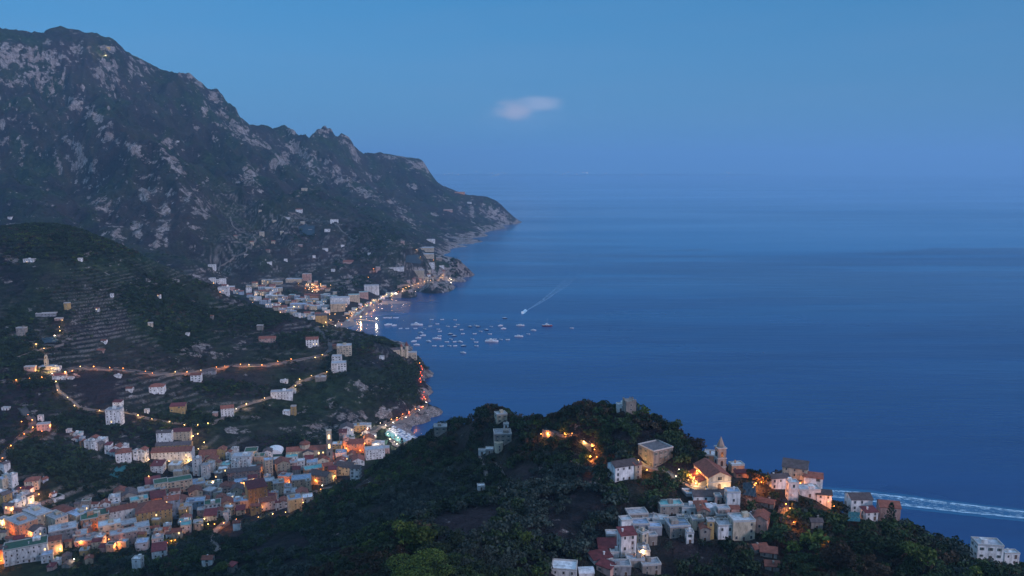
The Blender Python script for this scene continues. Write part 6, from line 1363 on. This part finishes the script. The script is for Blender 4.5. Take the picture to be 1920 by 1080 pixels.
TRUNK = [trunk_mesh(1), trunk_mesh(2)]
# where trees may stand, and how dense
kb = np.array(keep)
def blocked(x, y, z, h, r, frac=.35):
    u, v = to_px(x, y, z + h); u2, v2 = to_px(x, y, z); pr = r * FPX / y
    if len(kb):
        d2 = (kb[:, 0] - x) ** 2 + (kb[:, 1] - y) ** 2
        if (d2 < (kb[:, 2] * .85 + r * .5) ** 2).any(): return True
        hid = (kb[:, 7] > y - 2) & (kb[:, 3] - pr * .4 < u) & (kb[:, 4] + pr * .4 > u) & (v < kb[:, 6] - frac * (kb[:, 6] - kb[:, 5])) & (v2 > kb[:, 5])
        if hid.any(): return True
    return False
roadpts = np.array([(p.x, p.y) for k_ in ROADS for p in ROADS[k_][0]])
lampp = np.array([(o.location.x, o.location.y, *to_px(*o.location)) for o in col.objects if o.name.startswith(('street_lamp', 'floodlight'))])
def near_road(x, y, r): return ((roadpts[:, 0] - x) ** 2 + (roadpts[:, 1] - y) ** 2).min() < (r + 1.5) ** 2
def hides_lamp(x, y, z, h, r):
    u, v = to_px(x, y, z + h); pr = r * FPX / y; return ((np.abs(lampp[:, 2] - u) < pr) & (lampp[:, 3] - 8 > v) & (lampp[:, 1] > y) & (lampp[:, 1] < y + 120)).any()
def scatter(n, y0, y1, s0, s1, rs):
    a = rs.rand(n); Y = np.sqrt(y0 ** 2 + a * (y1 ** 2 - y0 ** 2)); s = rs.uniform(s0, s1, n); return s * Y, Y
rs = np.random.RandomState(5); trees = []
clear = [(860,990,60,26),(985,905,40,12),(1100,960,46,12),(700,960,40,12),(1040,1010,50,14),(640,1040,50,10),(1250,1055,50,14),(860,880,30,8),(1140,1000,30,10),(1080,905,30,8),(560,1060,40,10),(1500,1010,30,10),(860,985,36,18),(975,885,22,8),(905,968,40,16),(1290,885,26,10),(1060,985,40,18),(1310,1045,50,18),(1205,930,40,14),(430,1000,30,18),(540,1020,40,20),(1005,820,20,5),(1300,885,20,14)]
tv = fbm(np.array([0.0]), np.array([0.0]), 50, 1)
X_, Y_ = scatter(17000, 205, 690, -.62, .72, rs); D_ = fbm(X_, Y_, 38, 900, 3); D2 = fbm(X_, Y_, 75, 910, 2); D3 = fbm(X_, Y_, 22, 915, 2)
for i in range(len(X_)):
    x, y = float(X_[i]), float(Y_[i]); z = ground(x, y)
    if z < 3: continue
    u, v = to_px(x, y, z)
    if u < -40 or u > 1970 or v > 1150: continue
    if z < 62 and u < 640 and v < 1040 and not (u < 760 and v > 975): continue
    if D_[i] < -.42: continue
    if any(((u - c[0]) / c[2]) ** 2 + ((v - c[1]) / c[3]) ** 2 < 1 for c in clear): continue
    h = rs.uniform(4.2, 9.0) * (1.0 + .5 * max(0, D2[i])); r = h * .42
    if y > 470: h *= .85; r *= .9
    if near_road(x, y, r * .6) or hides_lamp(x, y, z, h, r * .9): continue
    if blocked(x, y, z, h, r):
        h *= .38; r = h * .5
        if blocked(x, y, z, h, r): continue
    q = D2[i] + rs.normal() * .28
    kind = 'olive' if (q < -.38 or (980 < u < 1120 and 880 < v < 980 and q < .1) or (720 < u < 810 and 930 < v < 985)) else ('brown' if q > .52 else ('bright' if (D3[i] > .52 and rs.rand() < .5) else ('green' if D3[i] > -.05 else 'dark')))
    if u > 1480 and v > 980 and kind == 'dark' and rs.rand() < .5: kind = 'brown' if rs.rand() < .4 else 'green'
    trees.append((x, y, z, h, kind, u, v))
sp = [(786,1122,26,'pine','broad domed bright green pine at the bottom centre'),(768,1040,15,'bright','yellow-green tree left above the domed pine'),(795,1040,13,'bright','second yellow-green tree above the domed pine'),(985,1030,9,'bright','small yellow-green tree in dark woodland centre'),
      (1668,992,15,'cypress','dark pointed conifer in front of the pink ridge house'),(1262,815,11,'bright','round light tree on the skyline left of the church'),(1128,775,10,'dark','dark bushy tree beside the ruined watchtower'),(1575,1080,17,'brown','tall brownish tree below the ridge end houses'),
      (1720,1078,17,'bright','pale feathery tree at the lower right'),(1622,1050,17,'green','tall full tree below the brown hipped house'),(1305,842,11,'brown','thin tree on skyline above the stone palazzo'),(415,1084,11,'bright','rounded yellow-green tree at bottom left'),(1080,838,8,'brown','tree glowing orange beside the lit footpath'),
      (754,850,14,'cypress','slim dark cypress by the beach wood'),(1188,892,5,'cypress','small cypress at the villa corner'),(800,1000,9,'olive','silvery olive tree above the clearing'),(1230,800,9,'dark','dark tree on ridge skyline right of watchtower'),(1005,770,10,'dark','crowning dark tree on the left ridge skyline')]
for u, v, h, kind, lb in sp:
    p = hit_near(u, min(v, 1150)); trees.append((p.x, p.y, ground(p.x, p.y), h, kind, u, v, lb))
trees.sort(key=lambda t: -(t[3] / t[1]) - (10 if len(t) > 7 else 0))
LMK = [('the ruined watchtower', 1180, 770), ('the stone palazzo', 1228, 865), ('the cream villa', 1166, 900), ('the ridge church', 1340, 905), ('the round tower', 935, 850), ('the knoll house', 939, 790), ('the far left wood ruin', 826, 815), ('the lit footpath', 1060, 815),
  ('the domed pine', 780, 1060), ('the grey bending lane', 405, 1015), ('the tiny white wood shed', 902, 920), ('the tall blank house', 1174, 1040), ('the large cream house', 1388, 1010), ('the teal net', 1600, 985), ('the brown hipped house', 1608, 950), ('the pink ridge end house', 1664, 970), ('the roofless ruin', 1848, 1045),
  ('the dry clearing', 880, 985), ('the bottom centre woodland edge', 950, 1080), ('the square tower house', 668, 900), ('the white cube house', 260, 1065), ('the black net', 1470, 965), ('the lowest tiled hut', 1446, 1070), ('the wood centre', 1000, 950), ('the lower left wood', 600, 1040), ('the wake side slope', 1740, 1040), ('the village foot scrub', 1290, 1060)]
LCOUNT = {}
def tree_label(kindw, u, v):
    lm = min(LMK, key=lambda a: math.hypot(a[1] - u, a[2] - v)); k = (kindw, lm[0]); LCOUNT.setdefault(k, []).append(math.hypot(lm[1] - u, lm[2] - v)); return k
NK = {'dark': ('broadleaf_tree', 'dark green broadleaf tree crowded in the near hillside wood'), 'green': ('broadleaf_tree', 'mid green broadleaf tree crowded in the near hillside wood'), 'olive': ('olive_tree', 'silvery olive tree in the near hillside wood'),
      'bright': ('broadleaf_tree', 'yellow-green tree scattered in the near hillside wood'), 'brown': ('broadleaf_tree', 'brownish autumn tree scattered in the near hillside wood'), 'pine': ('pine_tree', ''), 'cypress': ('cypress_tree', '')}
TL = []
for i, t in enumerate(trees[:300]):
    x, y, z, h, kind = t[:5]; nm, lb = NK[kind]
    e = empty(nm, (x, y, z), rng.uniform(0, 6.28)); e.scale = (h * rng.uniform(.95, 1.2), h * rng.uniform(.95, 1.2), h) if kind != 'pine' else (h * .95, h * .95, h * .55)
    link('trunk', TRUNK[i % 2], e); link('crown', CROWN[kind, i % 2], e)
    tag(e, t[7] if len(t) > 7 else lb, 'tree', None if len(t) > 7 else f'{lb.split(" tree")[0]} trees of the near wood')
    if len(t) <= 7:
        kw = lb.split(' tree')[0]; lm = min(LMK, key=lambda a: math.hypot(a[1] - t[5], a[2] - t[6])); TL.append((kw, lm[0], math.hypot(lm[1] - t[5], lm[2] - t[6]), e))
TL.sort(key=lambda a: a[:3]); prev, c_ = None, 0
for kw, lm, dd, e in TL:
    c_ = c_ + 1 if (kw, lm) == prev else 1; prev = (kw, lm); e['label'] = f'{kw} tree, {ordw(c_)} nearest of its colour to {lm}'
rest = trees[300:]
def mass(items, nq, leaf, name, label, rsd, shape='round', wide=1.0):
    """one object of many crowns: items (x, y, z, h, kind)"""
    by = {}
    for t in items: by.setdefault(t[4], []).append(t)
    first = True; vs_all, val_all, mi_all, mats = [], [], [], []
    for kind, L_ in by.items():
        tmpl = [crown_mesh(np.random.RandomState(rsd + k), nq, leaf, shape) for k in range(6)]; A_ = np.array([(t[0], t[1], t[2], t[3]) for t in L_])
        for k in range(6):
            B_ = A_[k::6]
            if not len(B_): continue
            a = rs.rand(len(B_)) * 6.283; c, s_ = np.cos(a)[:, None], np.sin(a)[:, None]; T = tmpl[k][0]; h = B_[:, 3:4]; w = h * rs.uniform(.9, 1.25, (len(B_), 1)) * wide
            X = (T[None, :, 0] * c - T[None, :, 1] * s_) * w + B_[:, 0:1]; Yv = (T[None, :, 0] * s_ + T[None, :, 1] * c) * w + B_[:, 1:2]; Zv = (T[None, :, 2] - .12) * h * 1.05 + B_[:, 2:3]
            vs_all.append(np.stack([X, Yv, Zv], -1).reshape(-1, 3)); tv_ = rs.uniform(-.35, .35, (len(B_), 1)); val_all.append(np.clip(tmpl[k][1][None] + tv_, 0, 1).ravel()); mi_all.append(np.full(len(B_) * nq, len(mats), np.int32))
        mats.append(LEAF[kind])
    co = np.concatenate(vs_all); nf = len(co) // 4; me = np_mesh(name, co, quads_of(nf), None, attr4(np.concatenate(val_all)))
    for m in mats: me.materials.append(m)
    me.polygons.foreach_set('material_index', np.concatenate(mi_all)); me.update(); print(name, nf)
    tag(link(name, me), label, None, None, 'stuff')
mass(rest, 120, .085, 'woodland', 'dense mixed woodland covering the near hillside', 40)
# middle hill, valley groves
tr2 = []
X_, Y_ = scatter(38000, 640, 1430, -.72, -.06, rs); D_ = fbm(X_, Y_, 60, 930, 3); D2 = fbm(X_, Y_, 140, 940, 3)
gro = [(120,455,150,32),(330,600,75,36),(300,560,60,30),(60,720,60,12),(700,650,60,16),(630,690,20,20),(760,700,40,40),(250,900,50,30),(120,880,60,40),(190,900,40,30),(440,730,60,14),(560,640,60,14),(30,660,40,60),(700,835,30,14),(640,590,30,10),(380,790,60,16),(150,800,60,14),(60,860,50,30),(480,600,60,20),(560,830,30,8)]
for i in range(len(X_)):
    x, y = float(X_[i]), float(Y_[i]); z = ground(x, y)
    if z < 6: continue
    u, v = to_px(x, y, z)
    if u < -30 or u > 830: continue
    g = max([math.exp(-(((u - c[0]) / c[2]) ** 2 + ((v - c[1]) / c[3]) ** 2)) for c in gro])
    intown = z < 48 and v > 850 and y < 1000 and u > 20 and g < .3
    if intown and rs.rand() < .80: continue
    rkv = rkB[min(np.searchsorted(Ys, y), NR - 1), min(max(int((x / y - Ss[0]) / (Ss[1] - Ss[0])), 0), NS - 1)]
    if rkv > .35 and rs.rand() < .93: continue
    if D_[i] * .55 + g * .95 + rs.normal() * .2 < .25: continue
    h = rs.uniform(2.6, 5.2) + g * 3.2; r = h * .45
    if near_road(x, y, 1.5) or blocked(x, y, z, h, r, .25) or hides_lamp(x, y, z, h, r): continue
    q = D2[i] + rs.normal() * .3; tr2.append((x, y, z, h, 'dark' if q < .12 else ('green' if q < .45 else ('bright' if q > .85 else ('brown' if q > .68 else 'olive')))))
mass(tr2, 42, .12, 'groves', 'citrus groves and bushes between the stone terraces', 60, wide=1.15)
# far slopes: scrub and copses
tr3 = []
X_, Y_ = scatter(30000, 1750, 3300, -.66, -.07, rs); D_ = fbm(X_, Y_, 150, 950, 4)
gf = [(640,495,20,10),(570,440,30,18),(545,550,22,6),(650,600,20,6),(690,480,40,20),(860,510,20,16),(700,445,60,25),(680,530,25,16),(640,545,20,10),(760,520,30,10),(800,500,20,14)]
for i in range(len(X_)):
    x, y = float(X_[i]), float(Y_[i]); z = ground(x, y)
    if z < 8: continue
    u, v = to_px(x, y, z)
    if v > 620 or v < 300: continue
    g = max([math.exp(-(((u - c[0]) / c[2]) ** 2 + ((v - c[1]) / c[3]) ** 2)) for c in gf])
    if D_[i] * .6 + g + rs.normal() * .2 < .42: continue
    if blocked(x, y, z, 5, 4, .3): continue
    if terA[min(np.searchsorted(Ys, y), NR - 1), min(max(int((x / y - Ss[0]) / (Ss[1] - Ss[0])), 0), NS - 1)] > .3 and g < .5 and rs.rand() < .85: continue
    tr3.append((x, y, z, rs.uniform(5, 9), 'dark' if rs.rand() < .75 else 'green'))
mass(tr3, 16, .2, 'scrub', 'dark scrub and copses on the far slopes', 80, wide=1.2)
print('trees', len(trees), len(tr2), len(tr3), 'objects', len(col.objects))

# past the three hundred houses that show largest, the far small ones become one object
hs_ = sorted([i for i in INFO if i[0].name.startswith('house')], key=lambda i: -AREA[i[0].name] - (200 if i[0].location.y < 1500 else 0))
def merge(roots, name, label):
    V_, F_, M_, mats = [], [], [], []
    bpy.context.view_layer.update()
    for r in roots:
        for o in [r] + list(r.children_recursive):
            if o.type != 'MESH': continue
            mw = o.matrix_world; n = len(V_); V_ += [tuple(mw @ v.co) for v in o.data.vertices]
            for pgn in o.data.polygons:
                m = o.data.materials[pgn.material_index]
                if m not in mats: mats.append(m)
                F_.append(tuple(n + k for k in pgn.vertices)); M_.append(mats.index(m))
    me = bpy.data.meshes.new(name); me.from_pydata(V_, [], F_); [me.materials.append(m) for m in mats]; me.polygons.foreach_set('material_index', M_); me.update(); tag(link(name, me), label, None, None, 'stuff')
    for r in roots:
        for o in list(r.children_recursive): bpy.data.objects.remove(o)
        bpy.data.objects.remove(r)
if len(hs_) > 296: merge([i[0] for i in hs_[296:]], 'far_small_houses', 'smallest far houses in and above the far bay town')
